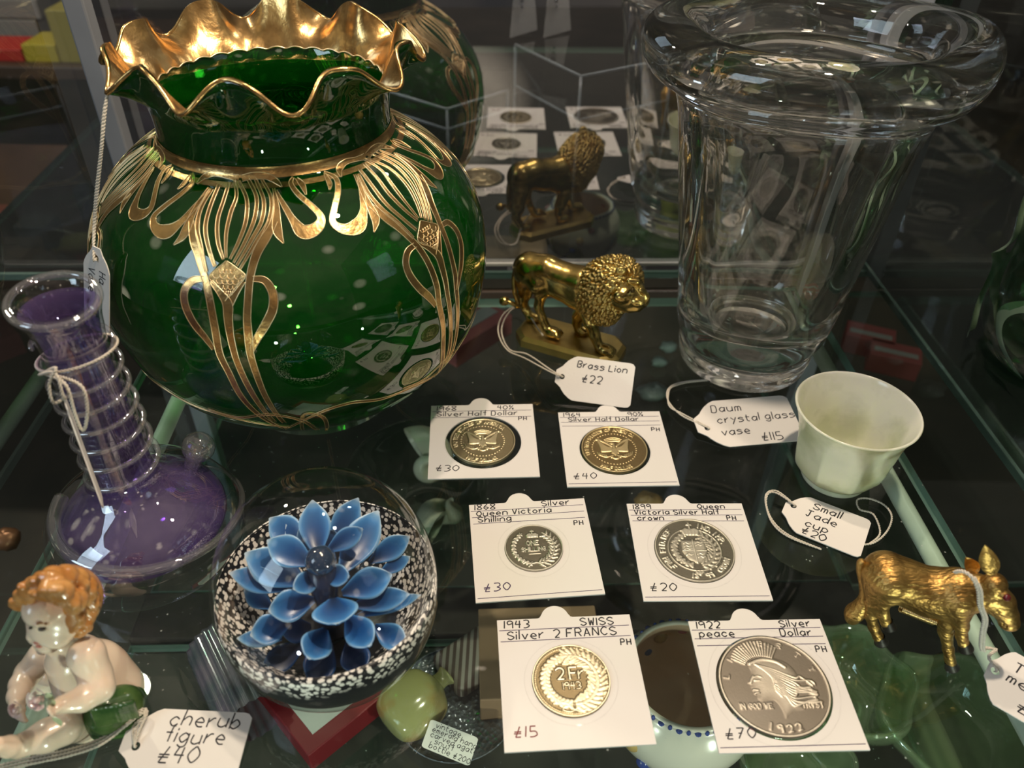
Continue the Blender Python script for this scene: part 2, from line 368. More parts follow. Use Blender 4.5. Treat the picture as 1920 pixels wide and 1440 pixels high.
# lower shelf in two panes with a dark cross rail between
slab(-185, 206, -60, 243, -112, 6, 'lower_glass_shelf', 'lower glass shelf in front of the dark rail, holding pottery and green glass', 'shelf', M_shelf, M_edge)
slab(-185, 206, 275, 640, -112, 6, 'lower_glass_shelf', 'lower glass shelf behind the dark rail, holding the bowl of shells', 'shelf', M_shelf, M_edge)
obj('shelf_rail', bevbox(cs(10, 259, -117), (392, 30, 14), 1.5, (CX, CYV, V3(0, 0, 1))), M_rail, smooth=False, label='dark wooden cross rail between the two lower glass shelves', cat='rail')

# ================================================================== coins
def paint(H, X, Y, pts, w, h, soft=True):
    p = np.asarray(pts, float)
    for a, b in zip(p[:-1], p[1:]):
        x0, x1 = min(a[0], b[0]) - w, max(a[0], b[0]) + w; y0, y1 = min(a[1], b[1]) - w, max(a[1], b[1]) + w
        i0, i1 = np.searchsorted(X, (x0, x1)); j0, j1 = np.searchsorted(Y, (y0, y1))
        if i1 <= i0 or j1 <= j0: continue
        gx, gy = np.meshgrid(X[i0:i1], Y[j0:j1], indexing='ij')
        d = b - a; L = d @ d + 1e-12
        t = np.clip(((gx - a[0]) * d[0] + (gy - a[1]) * d[1]) / L, 0, 1)
        q = np.hypot(gx - a[0] - t * d[0], gy - a[1] - t * d[1]) / w
        H[i0:i1, j0:j1] = np.maximum(H[i0:i1, j0:j1], h * np.clip(1 - q * q, 0, 1) ** .6)
def fillpoly(H, X, Y, poly, h, edge=.05):
    gx, gy = np.meshgrid(X, Y, indexing='ij'); p = np.asarray(poly, float); ins = np.zeros(gx.shape, bool); dm = np.full(gx.shape, 9.0)
    for a, b in zip(p, np.roll(p, -1, 0)):
        c = ((a[1] > gy) != (b[1] > gy)) & (gx < (b[0] - a[0]) * (gy - a[1]) / (b[1] - a[1] + 1e-12) + a[0]); ins ^= c
        d = b - a; t = np.clip(((gx - a[0]) * d[0] + (gy - a[1]) * d[1]) / (d @ d + 1e-12), 0, 1)
        dm = np.minimum(dm, np.hypot(gx - a[0] - t * d[0], gy - a[1] - t * d[1]))
    H[:] = np.where(ins, np.maximum(H, h * np.clip(dm / edge, 0, 1) ** .5), H)
def arctext(H, X, Y, s, r, a0, size, h, w, inward=False, step=None):
    """letters set along the rim, starting at angle a0 (deg) clockwise; inward: reading from below"""
    a = math.radians(a0); k = size / 6
    for ch in s:
        if ch == ' ': a += (-1 if not inward else 1) * 3.2 * k / r; continue
        for st in glyph(ch):
            pp = []
            for gx, gy in st:
                if inward: aa = a + (gx * .9 * k) / r; rr = r + (6 - gy) * k - size; 
                else: aa = a - (gx * .9 * k) / r; rr = r + gy * k
                pp.append((rr * math.cos(aa), rr * math.sin(aa)))
            paint(H, X, Y, smooth(pp, 3) if len(pp) > 2 else pp, w, h)
        a += (1 if inward else -1) * 5.2 * k * .95 / r
def flat(H, X, Y, s, x, y, size, h, w, wx=.85, ctr=True, sp=1.5):
    rr = random.Random(3); l, x1 = strokes(s, 0, 0, size, 0, sp, 0, wx, rr)
    off = x - (x1 / 2 if ctr else 0)
    for st in l: paint(H, X, Y, smooth([(a + off, b + y) for a, b in st], 3) if len(st) > 2 else [(a + off, b + y) for a, b in st], w, h)
def leafy(H, X, Y, a0, a1, r, n, size, h, rng):
    for i in range(n):
        a = math.radians(a0 + (a1 - a0) * i / (n - 1))
        for sgn in (-1, 1, 0):
            b = a + math.radians(90 * (1 if a1 > a0 else -1)) - sgn * math.radians(48); rr = r + sgn * size * .35
            p = np.array([rr * math.cos(a), rr * math.sin(a)]); L = size * rng.uniform(.7, 1.1)
            paint(H, X, Y, [p, p + .5 * L * np.array([math.cos(b), math.sin(b)])], size * .30, h * rng.uniform(.7, 1)); paint(H, X, Y, [p + .4 * L * np.array([math.cos(b), math.sin(b)]), p + L * np.array([math.cos(b), math.sin(b)])], size * .2, h * .8)
        if i % 2: paint(H, X, Y, [((r + .3 * size) * math.cos(a), (r + .3 * size) * math.sin(a)), ((r + .3 * size) * math.cos(a) + .01, (r + .3 * size) * math.sin(a))], size * .2, h)
def coin_relief(kind):
    N = 300; X = np.linspace(-1.02, 1.02, N); Y = X.copy(); H = np.zeros((N, N)); rng = random.Random(5)
    if kind == 'eagle':
        arctext(H, X, Y, 'UNITED STATES OF AMERICA', .78, 196, .115, .8, .020)
        arctext(H, X, Y, 'HALF DOLLAR', .90, 236, .115, .8, .020, inward=True)
        for i in range(44):
            a = math.radians(i * 360 / 44); paint(H, X, Y, [(.66 * math.cos(a), .66 * math.sin(a)), (.665 * math.cos(a), .66 * math.sin(a))], .026, .7)
        for s in (-1, 1):
            for k in range(7):
                t = k / 6
                paint(H, X, Y, smooth([(s * .10, .02 - t * .12), (s * (.26 + .02 * k), .10 - t * .22), (s * (.47 - t * .08), .38 - t * .40)], 6), .030, 1)
            paint(H, X, Y, smooth([(s * .08, .1), (s * .2, .22), (s * .42, .38), (s * .5, .4)], 6), .04, 1)
            paint(H, X, Y, smooth([(s * .1, -.3), (s * .3, -.36), (s * .5, -.26)], 6), .022, .9)
            for k in range(5): paint(H, X, Y, [(s * (.26 + .06 * k), -.34 + .02 * k), (s * (.29 + .06 * k), -.27 + .03 * k)], .022, .9)
            paint(H, X, Y, [(s * .06, -.28), (s * .14, -.38)], .03, .9)
        fillpoly(H, X, Y, [(-.12, .04), (.12, .04), (.12, -.18), (0, -.32), (-.12, -.18)], .85)
        for k in range(6): paint(H, X, Y, [(-.10 + .04 * k, -.02), (-.10 + .04 * k, -.2)], .010, 1.05)
        paint(H, X, Y, [(0, .05), (.0, .2), (-.05, .23), (-.1, .21)], .05, 1)
        paint(H, X, Y, smooth([(-.22, .28), (-.1, .33), (.1, .33), (.22, .28)], 6), .03, .9)
        for r_, n_ in ((.44, 13), (.38, 11)):
            for k in range(n_):
                a = math.radians(55 + 70 * k / (n_ - 1)); paint(H, X, Y, [(r_ * math.cos(a), r_ * math.sin(a) + .04), (r_ * math.cos(a) + .01, r_ * math.sin(a) + .04)], .024, .8)
        paint(H, X, Y, smooth([(-.12, -.34), (-.06, -.42), (.06, -.42), (.12, -.34)], 5), .035, .9)
    if kind == 'shilling':
        flat(H, X, Y, 'ONE', 0, .10, .19, .9, .028); flat(H, X, Y, 'SHILLING', 0, -.16, .16, .9, .024)
        paint(H, X, Y, [(-.2, -.28), (.2, -.28)], .016, .7)
        fillpoly(H, X, Y, [(-.2, .42), (.2, .42), (.24, .56), (.1, .66), (0, .60), (-.1, .66), (-.24, .56)], .8, .04)
        for k in range(4): paint(H, X, Y, [(-.16 + .1 * k, .44), (-.16 + .1 * k, .6)], .016, 1)
        paint(H, X, Y, [(0, .62), (0, .76)], .03, .9); paint(H, X, Y, [(-.06, .71), (.06, .71)], .02, .9)
        leafy(H, X, Y, -78, 48, .70, 11, .17, .9, rng); leafy(H, X, Y, 258, 132, .70, 11, .17, .9, rng)
        for s in (-1, 1): paint(H, X, Y, smooth([(0, -.66), (s * .14, -.70), (s * .26, -.80)], 5), .03, .9)
    if kind == 'halfcrown':
        arctext(H, X, Y, 'FID.DEF', .745, 186, .13, .9, .026); arctext(H, X, Y, 'IND.IMP.', .745, 74, .13, .9, .026)
        arctext(H, X, Y, 'HALF', .885, 198, .13, .9, .026, inward=True); arctext(H, X, Y, '18', .885, 254, .13, .9, .026, inward=True)
        arctext(H, X, Y, '99', .885, 280, .13, .9, .026, inward=True); arctext(H, X, Y, 'CROWN', .885, 306, .13, .9, .026, inward=True)
        P = circ(0, 0, .66, 80); paint(H, X, Y, P + [P[0]], .024, .8)
        fillpoly(H, X, Y, [(-.30, .30), (.30, .30), (.32, -.08), (.2, -.32), (0, -.46), (-.2, -.32), (-.32, -.08)], .75, .06)
        paint(H, X, Y, [(0, .32), (0, -.42)], .02, 1); paint(H, X, Y, [(-.3, -.04), (.3, -.04)], .02, 1)
        for sx, sy in ((-.15, .2), (-.15, .1), (.15, .14), (-.14, -.16), (.14, -.14), (.14, -.24), (-.15, .02), (.15, .22)):
            paint(H, X, Y, smooth([(sx - .09, sy - .02), (sx - .03, sy + .02), (sx + .03, sy - .02), (sx + .09, sy + .02)], 4), .028, 1.05)
        leafy(H, X, Y, -74, 58, .50, 10, .16, .8, rng); leafy(H, X, Y, 254, 122, .50, 10, .16, .8, rng)
        fillpoly(H, X, Y, [(-.2, .44), (.2, .44), (.26, .62), (.12, .72), (0, .66), (-.12, .72), (-.26, .62)], .9, .04)
        for k in range(5): paint(H, X, Y, [(-.16 + .08 * k, .46), (-.18 + .09 * k, .6)], .018, 1.05)
        paint(H, X, Y, [(0, .7), (0, .86)], .03, .9); paint(H, X, Y, [(-.06, .8), (.06, .8)], .02, .9)
        for s in (-1, 0, 1): paint(H, X, Y, [(0, -.78), (s * .08, -.70)], .04, .9)
    if kind == 'francs':
        leafy(H, X, Y, -84, 96, .67, 19, .24, .95, rng); leafy(H, X, Y, 264, 84, .67, 19, .24, .95, rng)
        for s in (-1, 1):
            paint(H, X, Y, smooth([(s * .05, -.78), (s * .2, -.7), (s * .3, -.8), (s * .1, -.86), (-s * .1, -.74)], 5), .03, .9)
        flat(H, X, Y, '2', -.24, .02, .32, 1, .042); flat(H, X, Y, 'F', .10, .02, .32, 1, .042); flat(H, X, Y, 'r', .30, .02, .30, 1, .036); paint(H, X, Y, [(.42, .04), (.43, .04)], .035, 1)
        flat(H, X, Y, '1943', .02, -.26, .18, .95, .026)
        for i in range(110):
            a = 2 * math.pi * i / 110; paint(H, X, Y, [(.90 * math.cos(a), .90 * math.sin(a)), (.93 * math.cos(a), .93 * math.sin(a))], .018, .6)
    if kind == 'peace':
        head = smooth([(-.30, .46), (-.37, .36), (-.36, .26), (-.40, .16), (-.48, .04), (-.43, .00), (-.44, -.06), (-.40, -.10), (-.42, -.15), (-.36, -.20), (-.38, -.28), (-.30, -.33), (-.16, -.30), (-.06, -.34), (.0, -.5), (.02, -.66), (.10, -.60), (.24, -.52), (.42, -.50), (.34, -.36), (.30, -.2), (.40, .0), (.48, .2), (.36, .42), (.1, .54), (-.14, .55)], 4, True)
        fillpoly(H, X, Y, head, .75, .22)
        for k in range(17):
            t = k / 16; a = math.radians(150 - 92 * t); p = np.array([-.10 + .38 * math.cos(a), .24 + .34 * math.sin(a)])
            e = p + (.26 + .06 * math.sin(t * 3.1)) * np.array([math.cos(a), math.sin(a)]); paint(H, X, Y, [p, e], .018, .9)
        paint(H, X, Y, smooth([(-.34, .42), (-.1, .5), (.14, .46), (.3, .34)], 6), .04, 1.1)
        for k in range(12):
            t = k / 11
            paint(H, X, Y, smooth([(-.24 + .25 * t, .40 - .02 * k), (.06 + .1 * t, .30 - .05 * k), (.26 + .16 * (1 - t), .12 - .05 * k), (.52 + .16 * math.sin(k * 1.7), .04 - .035 * k + .1 * math.cos(k)), (.70 + .06 * math.sin(k * 2.2), -.04 - .03 * k + .06 * math.sin(k * 1.3))], 6), .026, 1.05)
        for k in range(6): paint(H, X, Y, smooth([(.0, .12 - .05 * k), (.08, .06 - .06 * k), (.06, -.02 - .04 * k), (.16, -.08 - .03 * k)], 5), .028, 1.1)
        paint(H, X, Y, [(-.34, .14), (-.26, .17), (-.2, .15)], .03, 1); paint(H, X, Y, [(-.33, .08), (-.25, .08)], .03, 1); paint(H, X, Y, [(-.42, .04), (-.34, .16)], .035, 1)
        paint(H, X, Y, [(-.40, -.1), (-.32, -.11)], .025, 1); paint(H, X, Y, [(-.39, -.17), (-.32, -.16)], .025, 1)
        for ch, a in zip('LIBERTY', (170, 145, 120, 95, 70, 46, 22)): arctext(H, X, Y, ch, .80, a, .10, .6, .018)
        flat(H, X, Y, 'IN GOD WE', -.42, -.46, .10, .7, .016); flat(H, X, Y, 'TRVST', .60, -.46, .10, .7, .016)
        arctext(H, X, Y, '1 9 2 2', .90, 248, .13, .8, .022, inward=True)
    rim = np.hypot(*np.meshgrid(X, Y, indexing='ij')); H = np.where(rim > .955, np.maximum(H, 1.0), H)
    nz = np.random.RandomState(2).rand(N, N) * .10
    return X, Y, H + nz
def coin_mesh(kind, R, fr, z0, thick=1.6, relief=.26, nr=84, na=280):
    X, Y, H = coin_relief(kind)
    v, tone = [], []
    def samp(x, y):
        i = np.clip((x - X[0]) / (X[1] - X[0]), 0, len(X) - 1.001); j = np.clip((y - Y[0]) / (Y[1] - Y[0]), 0, len(Y) - 1.001)
        a, b = int(i), int(j); s, t = i - a, j - b
        return H[a, b] * (1 - s) * (1 - t) + H[a + 1, b] * s * (1 - t) + H[a, b + 1] * (1 - s) * t + H[a + 1, b + 1] * s * t
    for i in range(nr + 1):
        r = (i / nr) ** .75
        for j in range(na):
            th = 2 * math.pi * j / na; x, y = r * math.cos(th), r * math.sin(th); h = samp(x * .995, y * .995)
            v.append(fr.p(x * R, y * R, z0 + thick - relief + relief * h)); tone.append(h)
    for z in (z0 + thick - relief - .1, z0):
        for j in range(na):
            th = 2 * math.pi * j / na; v.append(fr.p(R * math.cos(th), R * math.sin(th), z)); tone.append(1)
    return (np.array(v), grid_faces(nr + 3, na)), tone
# ================================================================== coin holders
M_card = pbr('white_coated_card', (.80, .768, .738), .45)
M_film = thin_glass('clear_film', (.97, .97, .97), refl=.0, gain=.55)
M_ink = pbr('black_ink', (.012, .010, .014), .6)
M_inkp = pbr('purple_ruled_ink', (.05, .025, .09), .6)
M_red = pbr('faded_red_ink', (.20, .03, .03), .6)
def coinmat(name, lo, mid, hi, rough): return attr_mat(name, 'tone', [(0.0, lo), (.35, mid), (1.0, hi)], rough, 1.0)
M_coin = {'gold': coinmat('toned_half_dollar', (.30, .25, .15), (.46, .39, .24), (.66, .58, .38), .40), 'gold2': coinmat('toned_brown_half_dollar', (.22, .16, .08), (.44, .34, .17), (.66, .54, .31), .40),
 'grey': coinmat('worn_shilling_silver', (.13, .12, .09), (.24, .225, .18), (.58, .56, .48), .42), 'grey2': coinmat('worn_half_crown_silver', (.15, .14, .11), (.28, .265, .21), (.58, .55, .46), .45),
 'bright': coinmat('toned_franc_silver', (.17, .13, .07), (.30, .25, .15), (.66, .58, .42), .42), 'peace': coinmat('worn_dollar_silver', (.20, .175, .145), (.26, .23, .19), (.56, .51, .43), .47)}
def holder(cx, cyy, th, label, kind, R, RW, cpx, cm, ruled, words, price, ph, inkcol=None, low=True):
    fr = Frame(V3(cx, cyy, .05), V3(math.cos(th), math.sin(th), 0), V3(-math.sin(th), math.cos(th), 0))
    root = thing('coin_holder', fr.p(0, 0, 0), label, 'coin holder', 'coin holders in the two columns')
    wc = W(*cpx, 1.0) - fr.o; wu, wv = wc @ fr.x, wc @ fr.y
    a = math.acos(1 / 6.2)
    tabc = (-3.2 if kind != 'eagle' else -.5)
    out = [(-25, -25), (25, -25), (25, 25), (tabc + 6.6, 25), (tabc + 5.8, 25.3)] + circ(tabc, 25.0, 5.2, 16, math.radians(20), math.radians(160), True) + [(tabc - 5.8, 25.3), (tabc - 6.6, 25), (-25, 25)]
    hole = circ(wu, wv, RW, 72)
    obj('card', plate([out, hole], fr, .62), M_card, root, smooth=False)
    obj('film', plate([circ(wu, wv, RW + .02, 72)], Frame(fr.p(0, 0, .50), fr.x, fr.y), .04), M_film, root, smooth=False)
    cfr = Frame(fr.p(wu + (0 if RW - R < 1 else -.3), wv, 0), fr.x, fr.y)
    geo, tone = coin_mesh(kind, R, cfr, .02, .44 if False else 1.5)
    obj('coin', geo, cm, root, attr=tone)
    # a raised lip where the film is bonded round the window
    P = np.array([fr.p(*q, .62) for q in circ(wu, wv, RW + (.3 if RW - R > 1 else 2.6), 80)]); obj('film_crease', tube(P, .22, 6, closed=True, flat=.5, ref=fr.z), M_film if RW - R < 1 else M_card, root)
    g = []
    for i, y in enumerate(ruled):
        g.append([(-24.4 + .3 * i, y + random.uniform(-.15, .15)), (0, y), (24.0 - .2 * i, y + random.uniform(-.2, .2))])
    if low: g.append([(-24.2, -23.2), (24.2, -23.0)])
    for q in g: obj('ruled_line', pen([q], fr, .30, .63), M_inkp, root, smooth=False)
    g = []
    for s, x, y, sz in words: g += strokes(s, x, y, sz, .05, 1.9, .2, .95)[0]
    g += strokes('PH', *ph, 2.5, .05, 2.2)[0]
    obj('handwriting', pen(g, fr, .50, .63), M_ink, root, smooth=False)
    g = strokes(price, -21.6, -20.2, 3.6, .1, 2.4, .3, 1.0)[0]
    obj('price', pen(g, fr, .46, .63), inkcol or M_ink, root, smooth=False)
    return root
R1 = lambda d: math.radians(d)
holder(-13.1, 274.4, R1(3.4), 'coin holder marked 1968 40% and priced 30 pounds, silver half dollar', 'eagle', 15.3, 17.8, (906, 827), M_coin['gold'], (20.6, 16.0), [('1968', -22, 21.3, 3.2), ('40%', 7.5, 21.3, 3.0), ('Silver Half Dollar', -22, 17.0, 3.2)], '#30', (17.5, 13.2), low=False)
holder(49.0, 271.1, R1(2.8), 'coin holder marked 1964 90% and priced 40 pounds, toned silver half dollar', 'eagle', 15.3, 16.4, (1153, 842), M_coin['gold2'], (21.2, 17.8, 14.8), [('1964', -22.4, 21.7, 2.8), ('90%', 9, 21.7, 2.8), ('Silver Half Dollar', -20.4, 18.2, 2.8)], '#40', (18.8, 10.6))
holder(10.1, 210.8, R1(6.1), 'coin holder marked 1868 Queen Victoria Shilling, small dark coin, 30 pounds', 'shilling', 11.8, 11.9, (1001, 1027), M_coin['grey'], (21.2, 17.6, 14.2), [('1868', -22.6, 21.9, 3.0), ('Silver', 6.2, 21.9, 3.0), ('Queen Victoria', -22, 18.2, 2.9), ('Shilling', -21.6, 14.8, 2.9)], '#30', (18.4, 10.2), M_inkp)
holder(76.3, 211.4, R1(1.8), 'coin holder marked 1899 Queen Victoria Silver Half Crown, 20 pounds', 'halfcrown', 16.1, 16.3, (1302, 1031), M_coin['grey2'], (21.4, 18.3, 15.1), [('1899', -22.4, 22.0, 2.6), ('Queen', 5.4, 22.0, 2.6), ('Victoria Silver Half', -22.4, 18.8, 2.6), ('crown', -21.6, 15.6, 2.6)], '#20', (16.6, 15.5))
holder(23.0, 152.7, R1(4.4), 'coin holder marked 1943 Swiss Silver 2 Francs, priced 15 pounds', 'francs', 13.7, 13.8, (1071, 1275), M_coin['bright'], (20.4, 15.8), [('1943', -22.4, 21.2, 3.2), ('SWISS', 6, 21.0, 3.2), ('Silver', -21.4, 16.5, 3.3), ('2 FRANCS', -4.6, 16.6, 3.4)], '#15', (19.6, 12.2), M_red, low=False)
holder(93.8, 153.1, R1(2.5), 'coin holder marked 1922 peace Silver Dollar, largest coin, 70 pounds', 'peace', 19.05, 19.9, (1451, 1284), M_coin['peace'], (21.2, 17.6, 14.6), [('1922', -22.2, 21.8, 3.0), ('Silver', 9.0, 21.8, 2.9), ('peace', -22.0, 18.1, 2.9), ('Dollar', 8.2, 18.0, 2.9)], '#70', (19.2, 11.0))

# ================================================================== price tags
M_tag = pbr('tag_card', (.80, .755, .715), .65, bump=(500, .15, 'noise'))
M_string = pbr('cotton_string', (.66, .60, .51), .9, bump=(900, .5, 'noise'))
TAG = [(0, .36), (0, .64), (.045, .70), (.075, .74), (.10, .80), (.14, .88), (.20, .96), (.25, 1), (.93, 1), (.97, .985), (1, .93), (1, .07), (.97, .015), (.93, 0), (.25, 0), (.20, .04), (.14, .12), (.10, .20), (.075, .26), (.045, .30)]
def uvframe(o, px, py):
    o, px, py = (np.asarray(q, float) for q in (o, px, py))
    return Frame(o, px - o, py - o), np.linalg.norm(px - o), (py - o) @ Frame(o, px - o, py - o).y
def pricetag(label, o, px, py, words, hole=(.085, .5), outline=TAG, t=.45, pw=.54, holer=1.3):
    fr, L, Hh = uvframe(o, px, py)
    root = thing('price_tag', fr.p(L / 2, Hh / 2), label, 'price tag', 'handwritten price tags')
    out = [(a * L, b * Hh) for a, b in outline]
    loops = [out]
    if hole: loops.append(circ(hole[0] * L, hole[1] * Hh, holer, 20)[::-1])
    obj('card', plate(loops, fr, t), M_tag, root, smooth=False)
    g = []
    for s, u, v, sz in words: g += strokes(s, u * L, v * Hh, sz, .12, 1.9, .35, .95)[0]
    if g: obj('handwriting', pen(g, fr, pw, t + .02), M_ink, root, smooth=False)
    return root, fr, L, Hh, t
def cord(root, pts, r=.42, name='string'):
    """two-ply twisted cotton cord"""
    c = smooth(pts, 14); L = np.concatenate([[0], np.cumsum(np.linalg.norm(np.diff(c, axis=0), axis=1))])
    n = max(20, int(L[-1] / .35)); s = np.linspace(0, L[-1], n); c = np.stack([np.interp(s, L, c[:, i]) for i in range(3)], -1)
    T = np.gradient(c, axis=0); T /= np.linalg.norm(T, axis=1, keepdims=True) + 1e-9
    a = np.cross(T, V3(.3, .2, 1)); a /= np.linalg.norm(a, axis=1, keepdims=True) + 1e-9; b = np.cross(T, a)
    gs = []
    for k in (0, math.pi):
        ph = (s * 2.6 + k)[:, None]; gs.append(tube(c + (a * np.cos(ph) + b * np.sin(ph)) * r * .5, r * .62, 6))
    return obj(name, join(*gs), M_string, root)
# brass lion tag: leaning on the edge of the lion's base
r_, f_, L_, H_, t_ = pricetag('white tag reading Brass Lion, leaning against the lion base', W(1036, 746, 1.5), W(1181, 766, .3), WY(1050, 664, W(1050, 745, 1.0)[1] + 14.5), [('Brass Lion', .26, .76, 3.1), ('#22', .34, .44, 3.8)])
hp = f_.p(.085 * L_, .5 * H_, .6)
for k in (0, 1.3):
    cord(r_, [hp - f_.x * .5 - f_.z * .8, hp + f_.z * .6, hp - f_.x * 6 + V3(0, 1.5 * k, 2), W(985 + 3 * k, 672 - 6 * k, 6), W(950 + 4 * k, 655, 3), W(934 + 5 * k, 620, 3), W(945 + 6 * k, 588, 3), W(975, 572 + k, 5), W(992, 588 + 2 * k, 9), W(1006, 612, 8.5), W(1018, 628 + k, 8.3)], .42)
# crystal vase tag: lying flat
r_, f_, L_, H_, t_ = pricetag('white tag reading Daum crystal glass vase, priced 115 pounds', W(1320, 843, .3), W(1512, 826, .3), WY(1285, 757, 298), [('Daum', .20, .74, 4.2), ('crystal glass', .22, .50, 3.9), ('vase', .22, .24, 3.9), ('#115', .58, .06, 4.6)], hole=(.10, .42))
hp = f_.p(.10 * L_, .42 * H_, .6)
for k in (0, 1):
    cord(r_, [hp - f_.z * .6, hp + f_.z * .7, W(1280, 780 - 4 * k, 3), W(1255, 755 + 6 * k, 2), W(1251 + 3 * k, 735, 1.6), W(1262, 722 + 3 * k, 1.6), W(1290, 715 + 2 * k, 1.5), W(1332, 712 + k, 1.5)], .42)
# jade cup tag
r_, f_, L_, H_, t_ = pricetag('white tag reading Small Jade cup, lying in front of the jade cup', W(1455, 985, .6), W(1612, 1048, .6), W(1478, 918, 1.6), [('Small', .32, .74, 3.6), ('Jade', .27, .50, 3.6), ('cup', .30, .26, 3.6), ('#20', .29, .05, 3.8)], hole=(.10, .62))
hp = f_.p(.10 * L_, .62 * H_, .6)
for k in (0, 1):
    cord(r_, [hp - f_.z * .5, hp + f_.z * .8, W(1457, 925 - 4 * k, 4), W(1440 - 3 * k, 926, 4), W(1437, 948 + 3 * k, 2), W(1450, 978 + 5 * k, 1), W(1480, 1004 + 3 * k, .9), W(1540, 1030, .5)], .42)
cord(r_, [W(1610, 1022, .8), W(1640, 1017, 1.2), W(1664, 995, 2), W(1672, 968, 2.4), W(1658, 947, 2.2), W(1630, 935, 2), W(1608, 937, 2), W(1612, 955, 2.2), W(1638, 965, 2), W(1650, 1000, 1), W(1630, 1020, .6)], .42)
# donkey tag
r_, f_, L_, H_, t_ = pricetag('white tag reading Tape measure, hanging from the gold donkey', W(1828, 1302, .3), W(1965, 1382, .3), W(1852, 1196, 3.0), [('Tape', .30, .68, 4.2), ('measure', .28, .46, 3.8), ('#', .52, .10, 5.4)], hole=(.11, .52), holer=1.5)
hp = f_.p(.11 * L_, .52 * H_, .7)
for k in (0, 1): cord(r_, [hp - f_.z * .6, hp + f_.z * 1, W(1853 + 2 * k, 1232, 5), W(1865 + 4 * k, 1218, 5), W(1843 + 3 * k, 1213 + 3 * k, 5)], .45)
DONKEY_TAG = r_
# cherub tag
r_, f_, L_, H_, t_ = pricetag('white tag reading cherub figure, priced 40 pounds, in the front left corner', W(205, 1458, .4), W(440, 1470, .4), W(232, 1326, 3.2), [('cherub', .33, .76, 4.4), ('figure', .33, .52, 4.4), ('#40', .33, .24, 5.0)], hole=(.125, .44), holer=1.4, pw=.5)
hp = f_.p(.125 * L_, .44 * H_, .7)
for k in (0, 1, 2):
    cord(r_, [hp - f_.z * .5, hp + f_.z * .9, W(262 - 6 * k, 1368 - 3 * k, 5 - k), W(276 - 3 * k, 1336 + 4 * k, 6), W(266, 1330 + 4 * k, 6), W(235, 1352 + 5 * k, 5), W(190, 1384 + 6 * k, 3), W(130, 1405 + 6 * k, 2), W(60, 1420 + 6 * k, 1.5), W(-20, 1440 + 6 * k, 1.5)], .42)
# ================================================================== the green glass vase with gilding
M_green = thin_glass('bottle_green_glass', (.14, .56, .13), refl=.02, gain=1.4, body=(.012, .28, .02), bodyfac=.085)
M_gold = pbr('burnished_gilding', (.74, .47, .19), .24, 1.0, bump=(420, .25, 'noise'), vary=(130, (.44, .25, .09), .42, .72))
M_goldline = pbr('raised_gilt_outline', (.90, .72, .44), .34, 1.0)
GX, GY = -96.9, 315.0
_R, _zc, _bl, _n, _bu, _nu = 84.17, 79.56, 77.15, 2.24, 62.25, 2.07
def vprof():
    P = [(36, 0), (40, .6)]
    for z in np.linspace(4.5, _zc, 46): P.append((_R * (1 - ((_zc - z) / _bl) ** _n) ** (1 / _n), z))
    P = [p for p in P if p[0] > 38 or p[1] < 1]
    for rr in np.linspace(_R, 47.5, 40)[1:]: P.append((rr, _zc + _bu * (1 - (rr / _R) ** _nu) ** (1 / _nu)))
    z0 = P[-1][1]
    for r, dz in ((46.3, 1.4), (45.7, 3.2), (45.5, 6), (45.6, 10), (46, 14), (46.9, 18), (48.4, 21), (50.6, 23.4), (52.4, 26.4), (54.2, 28.6), (55.8, 30.6), (57.2, 32.6)): P.append((r, z0 + dz))
    return P
VP = vprof(); VZN = VP[-13][1]; VZR = VP[-1][1]
NW = 10
_ths = np.linspace(-2.6, -.6, 400); RPH = _ths[np.argmin([abs((lambda d: 960 + FPX * (d @ _rt) / (d @ _fwd))(V3(GX + 57 * math.cos(a), GY + 57 * math.sin(a), VZR + 5) - _O) - 432) for a in _ths])]
def ruffle(th, i, r, z):
    t = max(0.0, (z - VZR + 13.0) / 13.0) ** 1.5
    w = math.cos(NW * (th - RPH) + .25 * math.sin(3 * th)); w2 = math.cos(2 * (th + .6)); w3 = math.cos(3 * th + 1)
    w = w + .16 * (1 - w * w) * 2 - .16; return r + t * (1.0 * w2 - 2.7 * w + .8 * w3 + 1.1 * math.sin(2 * NW * (th - RPH))), z + t * (5.0 * w + .2 + .6 * w3)
gv = thing('glass_vase', (GX, GY, 0), 'large round green glass vase with gold flower tracery and ruffled gilt rim', 'vase')
NV = 240
ov, of = lathe(VP, (GX, GY, 0), NV, ruffle)
TH = 2.6
inn = []
for i, (r, z) in enumerate(VP):
    if z < 1: inn.append((30, 5.0 + i)); continue
    a, b = VP[max(i - 1, 0)], VP[min(i + 1, len(VP) - 1)]
    t = unit(V3(b[0] - a[0], b[1] - a[1], 0)); th_ = TH if z < VZR - 14 else TH * (1 - .45 * (z - VZR + 14) / 14)
    inn.append((r - t[1] * th_, max(z + t[0] * th_, 5.5)))
iv, if_ = lathe(inn, (GX, GY, 0), NV, ruffle); nO = len(VP)
body_f = of + [tuple(len(ov) + k for k in reversed(q)) for q in if_]
top = (nO - 1) * NV
body_f += [(top + j, top + (j + 1) % NV, len(ov) + top + (j + 1) % NV, len(ov) + top + j) for j in range(NV)]
body_f += [tuple(reversed(range(NV))), tuple(len(ov) + k for k in range(NV))]
obj('body', (np.concatenate([ov, iv]), body_f), M_green, gv)
